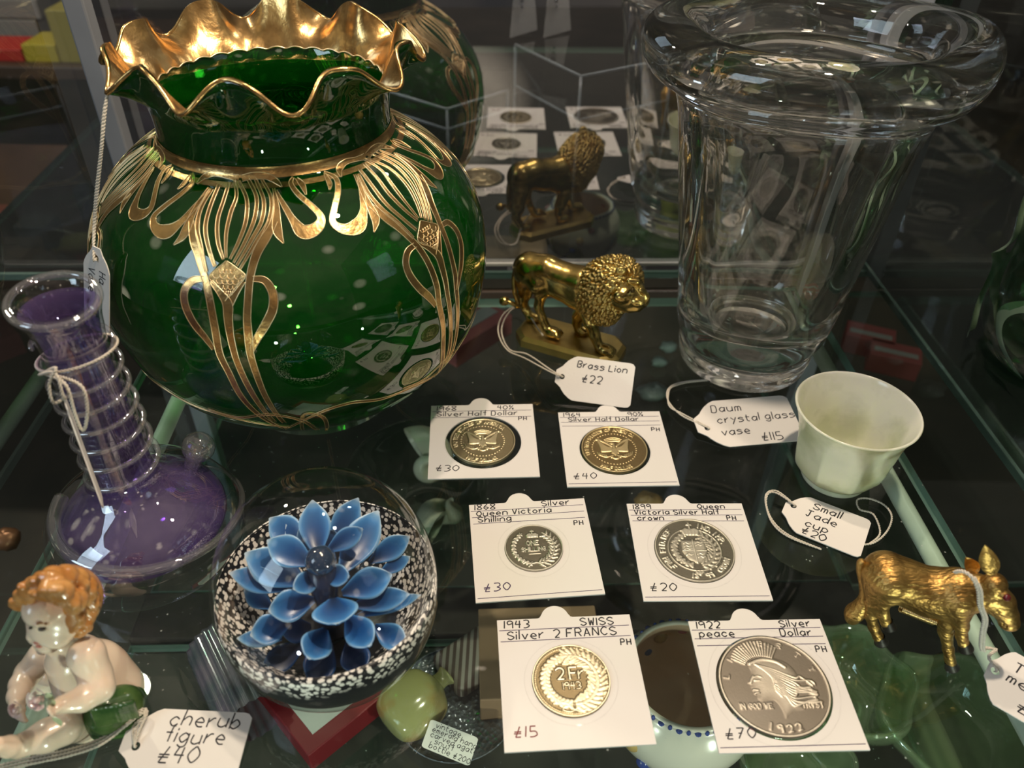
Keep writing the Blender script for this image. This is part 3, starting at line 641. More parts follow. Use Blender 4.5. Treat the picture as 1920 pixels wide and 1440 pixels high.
# gilded inside of the rim, ending in scallops
k0 = max(i for i, p in enumerate(inn) if VP[i][1] < VZR - 13.0)
gr = []
for i in range(k0, nO):
    gr.append((inn[i][0] - .35, inn[i][1] + .15))
def ruffle_g(th, i, r, z):
    rr, zz = ruffle(th, i, r, z)
    if i == 0: zz += 1.1 * abs(math.sin(17 * th)) - .2
    return rr, zz
g1v, g1f = lathe(gr, (GX, GY, 0), NV, ruffle_g); g1f = [tuple(reversed(q)) for q in g1f]
edge = np.array([(ov[top + j] + iv[top + j]) / 2 for j in range(NV)])
obj('gilded_rim', join((g1v, g1f), tube(edge, .8, 8, closed=True)), M_gold, gv)
sc = np.array([g1v[j] for j in range(NV)]); obj('scalloped_gilt_edge', tube(sc, .45, 6, closed=True), M_goldline, gv)
# neck rings
def ringband(z0, z1, nm):
    pr = [(r + .22, z) for r, z in [(np.interp(z, [p[1] for p in VP if p[1] > _zc], [p[0] for p in VP if p[1] > _zc]), z) for z in np.linspace(z0, z1, 8)]]
    v, f = lathe(pr, (GX, GY, 0), 120); obj(nm, (v, f), M_gold, gv)
ringband(VZN + .6, VZN + 4.2, 'gilt_neck_band'); ringband(VZN - 1.6, VZN - .5, 'gilt_neck_line')
# tracery: drawn once, repeated six times round the shoulder
_vz = np.array([p[1] for p in VP]); _vr = np.array([p[0] for p in VP])
def vr_at(z): return np.interp(z, _vz, _vr)
def hit_vase(px, py):
    d = _ray(px, py); lo = None; s = np.linspace(200, 520, 1300); P = _O + d[None, :] * s[:, None]
    rad = np.hypot(P[:, 0] - GX, P[:, 1] - GY); ins = (rad < np.interp(P[:, 2], _vz, _vr)) & (P[:, 2] > 0) & (P[:, 2] < VZN + 2)
    k = np.argmax(ins)
    if not ins.any():
        k = np.argmin(np.abs(rad - np.interp(P[:, 2], _vz, _vr)) + 50 * (P[:, 2] < 0))
    return math.atan2(P[k, 1] - GY, P[k, 0] - GX), P[k, 2]
def C2P(x, y): return 280 + x / 3.79, 280 + y / 3.79
def surf(th, z, off=0.0):
    r = vr_at(z); dr = (vr_at(z + .4) - vr_at(z - .4)) / .8; nv = unit(V3(1, 0, -dr)); rr, zz = r + nv[0] * off, z + nv[2] * off
    return np.array([GX + rr * math.cos(th), GY + rr * math.sin(th), zz])
def snormal(th, z):
    dr = (vr_at(z + .4) - vr_at(z - .4)) / .8; nv = unit(V3(1, 0, -dr)); return V3(nv[0] * math.cos(th), nv[0] * math.sin(th), nv[2])
STK = {'stem': [[(300, 500, 34), (320, 640, 56), (350, 740, 52), (385, 870, 44), (410, 960, 48), (440, 1100, 50), (470, 1280, 52), (500, 1440, 50), (570, 1590, 46), (660, 1760, 42), (790, 1890, 38), (960, 1980, 26)],
  [(880, 500, 60), (830, 620, 62), (765, 740, 56), (722, 890, 50), (705, 1050, 48), (697, 1200, 50), (706, 1330, 54), (718, 1440, 48), (760, 1590, 44), (830, 1760, 38), (960, 1940, 28)],
  [(440, 935, 26), (500, 1010, 40), (556, 1095, 66), (562, 1200, 58), (580, 1330, 48), (604, 1440, 44), (660, 1590, 42), (750, 1760, 38), (890, 1930, 28)], [(672, 935, 26), (622, 1005, 40), (566, 1095, 60)]],
 'loop': [[(392, 918, 34), (310, 930, 46), (256, 1000, 50), (258, 1100, 54), (312, 1220, 54), (395, 1330, 50), (460, 1420, 30)], [(735, 918, 34), (820, 932, 46), (878, 1020, 56), (878, 1130, 58), (828, 1240, 56), (768, 1340, 48), (728, 1430, 30)]],
 'wing': [[(430, 270, 14), (350, 390, 30), (300, 490, 44), (262, 580, 60), (235, 625, 46), (178, 678, 5)], [(885, 280, 14), (905, 400, 30), (905, 520, 56), (915, 590, 56), (955, 668, 5)]],
 'cone': [[(550, 792, 6), (552, 830, 100), (555, 890, 240), (558, 930, 220), (562, 980, 130), (566, 1046, 8)]],
 'filament': [[(470, 830, 20), (430, 720, 24), (402, 560, 26), (432, 420, 24), (500, 250, 22)], [(408, 870, 20), (372, 700, 26), (345, 560, 28), (372, 420, 24), (452, 280, 20)], [(530, 780, 16), (490, 650, 24), (490, 500, 24), (530, 370, 22), (572, 235, 20)],
  [(548, 770, 14), (550, 600, 22), (582, 450, 24), (622, 330, 20), (612, 215, 18)], [(575, 780, 14), (640, 650, 22), (690, 500, 24), (692, 350, 22), (640, 220, 20)], [(600, 806, 14), (690, 640, 22), (752, 480, 24), (762, 330, 22), (700, 205, 20)],
  [(622, 826, 14), (730, 640, 22), (802, 500, 24), (812, 350, 22), (752, 205, 18)], [(645, 850, 14), (762, 650, 20), (852, 500, 22), (864, 340, 20), (802, 215, 16)]],
 'leaf': [[(345, 245, 8), (400, 192, 40), (470, 172, 36), (560, 192, 30), (640, 205, 46)], [(660, 205, 40), (740, 186, 46), (830, 190, 44), (900, 225, 38), (942, 266, 6)]],
 'scroll': [[(432, 290, 14), (335, 400, 34), (225, 520, 48), (125, 585, 96), (48, 560, 66), (36, 480, 40), (120, 400, 36), (240, 310, 34), (310, 235, 30), (308, 168, 16)], [(205, 285, 6), (252, 245, 32), (298, 180, 14)],
  [(900, 290, 14), (960, 400, 34), (1020, 500, 48), (1095, 585, 96), (1190, 555, 76), (1218, 480, 46), (1150, 400, 38), (1050, 310, 34), (1006, 240, 26), (1022, 198, 14)], [(1045, 205, 18), (1085, 250, 38), (1112, 322, 8)]],
 'garland': [[(960, 1985, 16), (1180, 1880, 26), (1420, 1800, 30), (1650, 1770, 30), (1880, 1680, 30), (2080, 1560, 26)], [(420, 1840, 20), (640, 1900, 26), (860, 1880, 26), (1100, 1930, 28), (1200, 1990, 20)], [(1090, 1990, 20), (1100, 1880, 24), (1250, 1920, 26), (1260, 2000, 18)]]}
def ribbon(sv, off, wscale=1.0, shift=0.0):
    """sv rows: theta, z, halfwidth(mm)"""
    n = len(sv); P = np.array([surf(a, z, off) for a, z, w in sv]); N = np.array([snormal(a, z) for a, z, w in sv]); T = np.gradient(P, axis=0); T /= np.linalg.norm(T, axis=1, keepdims=True) + 1e-9
    S = np.cross(N, T); S /= np.linalg.norm(S, axis=1, keepdims=True) + 1e-9
    return P, N, S
MOT0 = {}
for key, L in STK.items():
    rows = []
    for st in L:
        hw = []
        for x, y, w in st:
            th, z = hit_vase(*C2P(x, y)); q = surf(th, z); dist = np.linalg.norm(q - _O)
            hw.append((th, max(z, 3.0), w / 3.79 / 2 * dist / FPX))
        rows.append(smooth(hw, 7))
    MOT0[key] = rows
def motif_geo(rows, dth):
    gs = []
    for sv in rows:
        sv = np.array(sv); sv[:, 0] += dth
        P, N, S = ribbon(sv, .16); w = np.clip(sv[:, 2], .12, None)
        ks = (-1, -.5, 0, .5, 1); v = []
        for i in range(len(sv)):
            for k in ks:
                q = P[i] + S[i] * w[i] * k; rad = math.hypot(q[0] - GX, q[1] - GY); tt = vr_at(q[2]) - rad
                nn = V3(N[i][0], N[i][1], 0); 
                if tt > -.16: q = q + unit(nn) * (tt + .16) if np.linalg.norm(nn) > .3 else q
                v.append(q)
        f = []
        for i in range(len(sv) - 1):
            for k in range(4): a = i * 5 + k; f.append((a, a + 1, a + 6, a + 5))
        gs.append((np.array(v), f, [0] * len(f)))
        V = np.array(v).reshape(-1, 5, 3)
        for side in (0, 4):
            t = tube(V[:, side] + N * .05, .17, 5); gs.append(setmat(t, 1))
    return join(*gs)
def cone_scales(dth):
    sv = np.array(MOT0['cone'][0]); gs = []
    cth = sv[:, 0].mean() + dth
    z0, z1 = sv[:, 1].max(), sv[:, 1].min()
    for r in range(5):
        zz = z0 - (z0 - z1) * (.22 + .15 * r); hw = np.interp(-zz, -sv[::-1, 1][::-1], sv[:, 2]) * .8
        for k in range(4):
            c = (-.75 + .5 * k) * hw * (1 if r % 2 else .8)
            pts = [surf(np.interp(-zz, -sv[:, 1], sv[:, 0]) + dth + (c + .26 * hw * math.cos(a)) / vr_at(zz), zz - 1.2 * math.sin(a), .25) for a in np.linspace(0, math.pi, 8)]
            gs.append(tube(np.array(pts), .14, 5))
    return setmat(join(*gs), 1)
for k in range(6):
    d = k * math.pi / 3
    tr = thing('gilt_tracery', surf(MOT0['cone'][0][0][0] + d, 60), None, None); tr.parent = gv; tr.location = Vector(tr.location) - gv.location
    # one mesh per kind of stroke
    for key, nm in (('stem', 'gilt_stem'), ('loop', 'gilt_loop'), ('wing', 'gilt_wing'), ('filament', 'gilt_stamen'), ('leaf', 'gilt_leaf'), ('scroll', 'gilt_scroll'), ('garland', 'gilt_garland')):
        for row in MOT0[key]: obj(nm, motif_geo([row], d), [M_gold, M_goldline], tr)
    obj('gilt_cone', join(motif_geo(MOT0['cone'], d), cone_scales(d)), [M_gold, M_goldline], tr)

# its tag on a long cord from the rim
r_ = thing('price_tag', W(185, 480, 100), 'narrow white tag hanging on a long cord from the green vase rim', 'price tag', 'handwritten price tags')
TD = 258
a0, a1, a2 = WY(160, 575, TD), WY(208, 560, TD - 6), WY(163, 452, TD + 4)
fr, L_, H_ = uvframe(WY(158, 452, TD), WY(158, 452, TD) + (WY(160, 610, TD - 6) - WY(158, 452, TD)), WY(203, 460, TD - 5))
L_ = 34; H_ = 13
obj('card', plate([[(a * L_, b * H_) for a, b in TAG], circ(.12 * L_, .5 * H_, 1.2, 16)[::-1]], fr, .45), M_tag, r_, smooth=False)
obj('handwriting', pen(strokes('Ha', .26 * L_, .62 * H_, 3.2, .1)[0] + strokes('Vase', .26 * L_, .2 * H_, 3.2, .1)[0] + strokes('#', .78 * L_, .40 * H_, 3.2, .1)[0], fr, .42, .47), M_ink, r_, smooth=False)
hp = fr.p(.12 * L_, .5 * H_, .6)
rimp = WY(212, 166, 278)
for k in (0, 1): cord(r_, [hp - fr.z * .5, hp + fr.z * .9, WY(176 + 2 * k, 420, 262), WY(180 + 3 * k, 360, 264), WY(189 + 2 * k, 280, 266), WY(194 + 3 * k, 215, 270), WY(203, 172, 274), rimp, rimp + V3(3, 6, -4)], .48)

# ================================================================== crystal vase
M_crystal = solid_glass('clear_crystal', (1, .995, .98), 1.53, clear=.03)
KX, KY = 123.0, 345.0
kv = thing('crystal_vase', (KX, KY, 0), 'large clear crystal vase with a thick rolled rim', 'vase')
ko = [(24, .8), (28, .3), (31, 0), (33, 2), (33.8, 6), (34.4, 10), (33.8, 13), (34.6, 16), (37, 21), (39, 28), (40.6, 38), (42.2, 50), (44.2, 66), (46.2, 80), (48.4, 95), (50.4, 110), (52.2, 124), (54, 135), (56.4, 142.5),
      (59.5, 146.5), (63.6, 148.6), (67.2, 151.2), (69.8, 155.4), (70.6, 160), (69.6, 165), (66.4, 169), (61.6, 171), (56, 170.8), (50.6, 168.6), (46.4, 164), (44.4, 157), (43.8, 148), (43, 135), (41.4, 118), (39.4, 100), (37.2, 82), (34.8, 64), (32.2, 48), (29, 36), (24, 29), (16, 25.5), (8, 24), (.01, 23.6)]
kp = smooth(ko, 3)
def kmod(th, i, r, z):
    t = min(max((z - 14) / 30, 0), 1) * (1 - .35 * min(max((z - 120) / 30, 0), 1))
    tw = th + z * .0016
    lob = math.cos(4 * (tw - .62)); fl = abs(math.cos(2 * (tw - .62)))
    rim = min(max((z - 140) / 12, 0), 1)
    rr = r * (1 + t * .046 * lob) + rim * (1.6 * math.cos(2 * th - .5) + 1.2 * math.cos(4 * th + 1.0)) * (r / 70)
    zz = z + rim * (.9 * math.cos(4 * th + .4) + .7 * math.cos(2 * th))
    return max(rr, .001), zz
v, f = lathe(kp, (KX, KY, 0), 144, kmod, cap0=True)
obj('body', (v, f), M_crystal, kv)

# ================================================================== purple glass bottle vase with spiral trail
M_clear = thin_glass('clear_art_glass', (.93, .92, .95), refl=.035, gain=1.9)
M_trail = thin_glass('clear_trail_glass', (.9, .9, .92), refl=.14, gain=1.8, body=(.75, .72, .74), bodyfac=.07)
M_purple = solid_glass('violet_cased_glass', (.46, .30, .68), 1.08)
M_violet = thin_glass('violet_layer', (.48, .36, .70), refl=.07, body=(.34, .23, .56), bodyfac=.20, gain=1.4)
PX_, PY_ = -143.5, 209.0
pvz = thing('bottle_vase', (PX_, PY_, 0), 'violet glass bottle vase with a tall neck wound in a clear glass spiral', 'vase')
po = smooth([(16, 1.2), (24, .4), (30, 0), (33.5, 1.2), (35.8, 5), (36.8, 10), (36.6, 15), (35.2, 20), (32.4, 25), (28, 29.5), (22, 33.2), (16.5, 36), (13.4, 39.5), (12.0, 44), (11.4, 52), (11.0, 65), (10.6, 80), (10.2, 92), (10.2, 101), (11.2, 108), (12.6, 112.5), (13.7, 115), (14.0, 117), (13.3, 118.8), (11.6, 118.8), (9.6, 116.4), (8.4, 112), (7.8, 104), (7.7, 90), (8.0, 70), (8.4, 52), (9.2, 42), (11.5, 36.5), (15, 32), (19, 27), (20.5, 21), (19, 15), (13, 11), (6, 9.6), (.01, 9.3)], 3)
def pmod(th, i, r, z):
    b = max(0, 1 - abs(z - 18) / 18)
    sw = math.sin(th * 1 + z * .14)
    lip = min(max((z - 106) / 10, 0), 1)
    return max(r * (1 + .035 * b * sw + .05 * lip * math.cos(2 * th + 2.4) + .05 * lip * math.cos(th - 3.6)), .001), z + lip * (1.4 * math.cos(th - 2.6)) + b * 0
v, f = lathe(po, (PX_, PY_, 0), 96, pmod, cap0=True)
obj('body', (v, f), M_clear, pvz)
inner = smooth([(.01, 9.8), (12, 10.2), (24, 11), (30.4, 14), (30.6, 19), (27.0, 25), (18, 31.5), (11.8, 37.5), (9.9, 46), (9.6, 65), (9.2, 85), (9.0, 99), (9.8, 107), (10.8, 111.8), (12.0, 114.6)], 3)
v, f = lathe(inner, (PX_, PY_, 0), 72); obj('violet_layer', (v, f), M_violet, pvz)
tr = []
for t in np.linspace(0, 1, 220):
    z = 41 + 63 * t ** .96; a = 2 * math.pi * 7.3 * t + 2.0; r = np.interp(z, [41, 50, 80, 104], [13.6, 12.7, 12.2, 11.8]); tr.append((PX_ + r * math.cos(a), PY_ + r * math.sin(a), z))
lip_ = np.array([(PX_ + pmod(a, 0, 13.7, 117.6)[0] * math.cos(a), PY_ + pmod(a, 0, 13.7, 117.6)[0] * math.sin(a), pmod(a, 0, 13.7, 117.6)[1]) for a in np.linspace(0, 2 * math.pi, 72, endpoint=False)])
obj('rolled_lip', tube(lip_, 1.25, 10, closed=True), M_trail, pvz)
obj('spiral_trail', tube(np.array(tr), [1.05, 1.05, .95, .8], 10), M_trail, pvz)
sw = []
for t in np.linspace(0, 1, 90):
    a = -.4 + 4.6 * t - 2.6; z = 31 - 24 * t + 2 * math.sin(3 * t); r = np.interp(z, [p[1] for p in po[9:34]], [p[0] for p in po[9:34]]) + .4; sw.append((PX_ + r * math.cos(a), PY_ + r * math.sin(a), z))
obj('swirl_ridge', tube(np.array(sw), [2.6, 2.4, 1.9, 1.2, .4], 12), M_trail, pvz)
kb = WY(372, 838, 228)
obj('glass_knob', join(sphere(kb, (6.4, 6.0, 6.4)), tube(np.array([kb, kb + V3(-2, -2, -4), kb + V3(-4, -7, -11)]), [4.5, 3.4, 2.0], 12)), M_trail, pvz)
# its tag
r_, f_, L_, H_, t_ = pricetag('white tag edge-on, hanging from the neck of the violet bottle vase', WY(112, 735, 190), WY(192, 955, 176), WY(112, 735, 190) + V3(-4, 6, -16), [])
hp = f_.p(.085 * L_, .5 * H_, .3)
def nk(a, z, r): return (PX_ + r * math.cos(a), PY_ + r * math.sin(a), z)
cord(r_, [nk(-1.9 + t, 97 + 2.6 * math.sin((t) * 1.0 + .4), 12.6) for t in np.linspace(0, 6.28, 26)], .5)
kn = np.array(nk(-1.95, 98, 13.2))
cord(r_, [kn, WY(105, 690, 191), WY(92, 720, 189), WY(100, 755, 188), hp, WY(118, 745, 188), WY(104, 700, 190), kn + V3(-1, -1, 0)], .5)
cord(r_, [kn + V3(.5, -.5, 0), WY(122, 720, 190), WY(140, 775, 188), WY(152, 804, 187.5), WY(160, 800, 187.5), WY(163, 760, 189), WY(148, 720, 191), kn + V3(1, -.4, 0)], .55)

# ================================================================== paperweight
DX, DY, DZ, DR, DH = -62.0, 168.5, 28.0, 38.1, 45.1
M_dome = thin_glass('dome_glass', (.985, .985, .985), refl=.015, gain=1.15)
pw = thing('paperweight', (DX, DY, 0), 'round glass paperweight with a blue many-petalled flower inside', 'paperweight')
pr = [(24.5, 0)] + [(DR * math.cos(a), DZ + DH * math.sin(a)) for a in np.linspace(-.66, math.pi / 2 - .0005, 60)]
v, f = lathe(pr, (DX, DY, 0), 120, cap0=True); obj('dome', (v, f), M_dome, pw)
M_speck, t_n, b_n = newmat('black_ground_with_white_frit')
tcn = t_n.nodes.new('ShaderNodeTexCoord'); vo = t_n.nodes.new('ShaderNodeTexVoronoi'); vo.inputs['Scale'].default_value = 560; vo.inputs['Randomness'].default_value = 1
no = t_n.nodes.new('ShaderNodeTexNoise'); no.inputs['Scale'].default_value = 95; no.inputs['Detail'].default_value = 3
at = t_n.nodes.new('ShaderNodeAttribute'); at.attribute_name = 'tone'
m1 = t_n.nodes.new('ShaderNodeMath'); m1.operation = 'MULTIPLY'; r3 = t_n.nodes.new('ShaderNodeValToRGB'); r3.color_ramp.elements[0].position = .16; r3.color_ramp.elements[1].position = .30
m2 = t_n.nodes.new('ShaderNodeMath'); m2.operation = 'MULTIPLY'; r4 = t_n.nodes.new('ShaderNodeValToRGB'); r4.color_ramp.elements[0].position = .44; r4.color_ramp.elements[1].position = .52
r4.color_ramp.elements[0].color = (1, 1, 1, 1); r4.color_ramp.elements[1].color = (0, 0, 0, 1)
mxc = t_n.nodes.new('ShaderNodeMixRGB'); mxc.inputs[1].default_value = (.004, .005, .010, 1); mxc.inputs[2].default_value = (.90, .86, .80, 1)
t_n.links.new(tcn.outputs['Object'], vo.inputs['Vector']); t_n.links.new(tcn.outputs['Object'], no.inputs['Vector'])
t_n.links.new(no.outputs['Fac'], m1.inputs[0]); t_n.links.new(at.outputs['Fac'], m1.inputs[1]); t_n.links.new(m1.outputs[0], r3.inputs[0])
t_n.links.new(vo.outputs['Distance'], r4.inputs[0]); t_n.links.new(r3.outputs[0], m2.inputs[0]); t_n.links.new(r4.outputs[0], m2.inputs[1])
t_n.links.new(m2.outputs[0], mxc.inputs[0]); t_n.links.new(mxc.outputs[0], b_n.inputs['Base Color']); b_n.inputs['Roughness'].default_value = .4
bowl = [(.01, 6)] + [(r, 6 + 26 * (r / 36.6) ** 3.2) for r in np.linspace(2, 36.4, 34)]
v, f = lathe(bowl, (DX, DY, 0), 120)
tone = np.array([np.clip((math.hypot(q[0] - DX, q[1] - DY) - 19) / 9, 0, 1) for q in v]); obj('speckled_ground', (v, f), M_speck, pw, attr=tone)
v, f = lathe([(24, .4), (29, 3), (33, 8), (35.6, 14), (37.2, 22), (37.5, 28), (36.6, 32.6), (36.4, 32.1)], (DX, DY, 0), 96); obj('dark_underside', (v, f), M_speck, pw, attr=np.array([np.clip((q[2] - 17) / 12, 0, .8) for q in v]))
M_petal = attr_mat('blue_lampwork_petal', 'tone', [(0, (.002, .008, .035)), (.28, (.012, .075, .25)), (.58, (.06, .23, .53)), (.84, (.22, .44, .70)), (1, (.58, .70, .80))], .3)
M_petald = attr_mat('dark_blue_lampwork_petal', 'tone', [(0, (.002, .005, .02)), (.4, (.004, .018, .07)), (.8, (.012, .06, .20)), (1, (.06, .20, .42))], .3)
M_backp = attr_mat('navy_petal_back', 'tone', [(0, (.002, .006, .02)), (1, (.01, .05, .16))], .3)
def CP(x, y): return 400 + x / 3.273, 880 + y / 3.273
def petal(b, t, w, zb, zt, cup, mat):
    B = W(*CP(*b), zb); T = W(*CP(*t), zt); ax = T - B; L = np.linalg.norm(ax); ax /= L
    viewd = unit(_O - (B + T) / 2); sd = unit(np.cross(ax, viewd)); up = unit(np.cross(sd, ax))
    wm = 1.12 * w / 3.273 * np.linalg.norm((B + T) / 2 - _O) / FPX / 2
    nu, nv = 22, 11; v, tone = [], []
    for i in range(nu + 1):
        u = i / nu
        prof = (math.sin(math.pi * min(u ** .85, 1)) ** .8) * (.62 + .75 * u) / 1.12 if u < .9 else None
        e = .10 + .90 * math.sin(math.pi * u ** 1.15) ** .85 if u < .93 else None
        ww = wm * ((.22 * (1 - u) + math.sin(math.pi * u ** 1.25) ** .9) if u < .92 else max(.10, (.22 * (1 - u) + math.sin(math.pi * u ** 1.25) ** .9)))
        if u == 1: ww = wm * .05
        for j in range(nv):
            s = -1 + 2 * j / (nv - 1)
            lift = cup * wm * (.5 * s * s * math.sin(math.pi * u)) - cup * .30 * L * math.sin(math.pi * u) * .35 + (.9 if u > .93 else 0) * .5
            v.append(B + ax * L * u + sd * ww * s + up * lift)
            tone.append(min(1, .03 + .52 * u ** 1.2 + .55 * max(abs(s) ** 3.0, max(0, (u - .74) / .26) ** 1.5)))
    n0 = len(v)
    for i in range(nu + 1):
        for j in range(nv): v.append(np.array(v[i * nv + j]) - up * .55); tone.append(.25)
    f = grid_faces(nu + 1, nv, False)
    f2 = [tuple(n0 + k for k in reversed(q)) for q in f]
    side = []
    for i in range(nu):
        a, c = i * nv, (i + 1) * nv; side.append((a, c, n0 + c, n0 + a)); a, c = i * nv + nv - 1, (i + 1) * nv + nv - 1; side.append((c, a, n0 + a, n0 + c))
    obj('petal', (np.array(v), f + f2 + side), mat, pw, attr=tone)
PET = [((660, 540), (450, 330), 150, 34, 40, .5, 0), ((560, 470), (345, 300), 150, 36, 42, .4, 0), ((720, 480), (890, 175), 130, 36, 46, .4, 0), ((640, 500), (545, 330), 120, 36, 44, .3, 0), ((690, 480), (740, 370), 90, 38, 44, .3, 0),
 ((780, 640), (1012, 255), 170, 37, 44, .5, 0), ((560, 700), (195, 515), 180, 36, 40, .5, 0), ((480, 730), (100, 635), 120, 34, 36, .4, 0), ((360, 850), (190, 742), 90, 26, 27, .4, 0), ((640, 530), (608, 190), 150, 42, 52, .5, 0),
 ((605, 580), (330, 435), 150, 42, 48, .6, 0), ((700, 500), (920, 362), 105, 42, 50, .5, 0), ((960, 570), (1205, 412), 115, 30, 34, .5, 0), ((1020, 640), (1208, 535), 75, 27, 29, .3, 0), ((790, 760), (1098, 645), 150, 37, 41, .7, 0),
 ((880, 900), (1275, 770), 76, 27, 29, .3, 0), ((850, 840), (1205, 765), 112, 33, 36, .6, 0), ((665, 640), (838, 660), 105, 44, 48, .6, 0), ((665, 645), (486, 738), 105, 44, 47, .6, 0), ((620, 800), (335, 870), 150, 38, 41, .8, 0),
 ((735, 790), (762, 955), 215, 40, 44, .5, 0), ((470, 940), (225, 1020), 140, 31, 33, .7, 0), ((420, 1040), (145, 1038), 80, 24, 25, .4, 0), ((690, 980), (580, 1168), 150, 33, 36, .7, 0), ((820, 900), (968, 1088), 145, 34, 37, .6, 0),
 ((990, 960), (1185, 1082), 120, 27, 28, .6, 0), ((560, 1060), (295, 1245), 120, 19, 18, .4, 1), ((715, 1060), (600, 1318), 150, 22, 21, .4, 1), ((830, 1050), (908, 1252), 140, 23, 22, .4, 1), ((600, 960), (420, 1010), 120, 22, 24, .3, 1)]
for b, t, w, zb, zt, cup, dk in PET: petal(b, t, w, zb, zt, cup, M_petald if dk else M_petal)
bc = W(*CP(658, 560), 50)
obj('glass_bubble', sphere(bc, 5.0, 24, 16), pbr('dark_blue_bubble', (.012, .03, .07), .03, 0, **{'Coat Weight': 1.0}), pw)
obj('flower_stem', tube(np.array([bc - V3(0, 0, 3), W(*CP(700, 860), 30), W(*CP(720, 980), 10)]), [5, 4, 6], 14), pbr('navy_core', (.006, .015, .05), .2), pw)

# ================================================================== jade cup
M_jade = pbr('pale_celadon_jade', (.72, .735, .58), .22, vary=(42, (.50, .52, .38), .44, .62), **{'Subsurface Weight': .55, 'Subsurface Radius': (.006, .007, .004), 'Subsurface Scale': 1.0, 'Coat Weight': .4, 'Coat Roughness': .08})
CX_, CY_ = 146.0, 256.0
jc = thing('jade_cup', (CX_, CY_, 0), 'small pale green jade cup with a flared rim', 'cup')
def jmod(th, i, r, z):
    a = (th % (math.pi / 4)) - math.pi / 8; fac = math.cos(math.pi / 8) / math.cos(a) * 1.035
    t = np.interp(z, [0, 4, 8, 24, 33], [0, .0, .85, .8, 0]) if i < NJ else 0
    return r * (1 + t * (fac - 1)), z
jo = smooth([(12.4, .3), (14.0, 0), (14.5, 1.2), (14.4, 3.0), (15.6, 4.0), (17.6, 6.2), (19.0, 10), (20.0, 16), (20.8, 22), (22.0, 29), (23.4, 34), (25.0, 38), (25.8, 39.6)], 4); NJ = len(jo)
ji = smooth([(25.4, 40.1), (24.4, 39.4), (22.0, 33.5), (20.4, 28), (19.0, 21), (17.8, 14), (15.4, 8.4), (10.5, 6.0), (5, 5.3), (.01, 5.1)], 4)
v, f = lathe(list(jo) + list(ji), (CX_, CY_, 0), 128, jmod, cap0=True); obj('body', (v, f), M_jade, jc)
# ================================================================== figures: one continuous skin from blended volumes
def nets(v, org, h):
    s = v < 0
    nx, ny, nz = v.shape
    idx = -np.ones((nx - 1, ny - 1, nz - 1), int)
    cnt = np.zeros((nx - 1, ny - 1, nz - 1), int)
    for a in (0, 1):
        for b in (0, 1):
            for c in (0, 1): cnt += s[a:nx - 1 + a, b:ny - 1 + b, c:nz - 1 + c]
    cells = np.argwhere((cnt > 0) & (cnt < 8)); idx[tuple(cells.T)] = np.arange(len(cells))
    acc = np.zeros((len(cells), 3)); n = np.zeros(len(cells))
    cor = [(a, b, c) for a in (0, 1) for b in (0, 1) for c in (0, 1)]
    for p in cor:
        for ax in range(3):
            if p[ax] == 0:
                q = list(p); q[ax] = 1
                va = v[tuple((cells + p).T)]; vb = v[tuple((cells + q).T)]
                mk = (va < 0) != (vb < 0); t = np.where(mk, va / (va - vb + 1e-20), 0)
                pt = np.array(p, float)[None, :] + np.zeros((len(cells), 3)); pt[:, ax] += t
                acc += pt * mk[:, None]; n += mk
    V = org + h * (cells + acc / n[:, None]); F = []
    for ax in range(3):
        sl = [slice(None)] * 3; a = [slice(None)] * 3; b = [slice(None)] * 3
        a[ax] = slice(0, v.shape[ax] - 1); b[ax] = slice(1, v.shape[ax])
        E = np.argwhere(s[tuple(a)] != s[tuple(b)])
        o1, o2 = [(1, 2), (2, 0), (0, 1)][ax]
        E = E[(E[:, o1] > 0) & (E[:, o2] > 0) & (E[:, o1] < v.shape[o1] - 1) & (E[:, o2] < v.shape[o2] - 1)]
        if not len(E): continue
        d1 = np.zeros(3, int); d1[o1] = 1; d2 = np.zeros(3, int); d2[o2] = 1
        q = np.stack([idx[tuple((E - d1 - d2).T)], idx[tuple((E - d2).T)], idx[tuple(E.T)], idx[tuple((E - d1).T)]], -1)
        fl = ~s[tuple(E.T)]; q[fl] = q[fl][:, ::-1]; F += q.tolist()
    return V, F
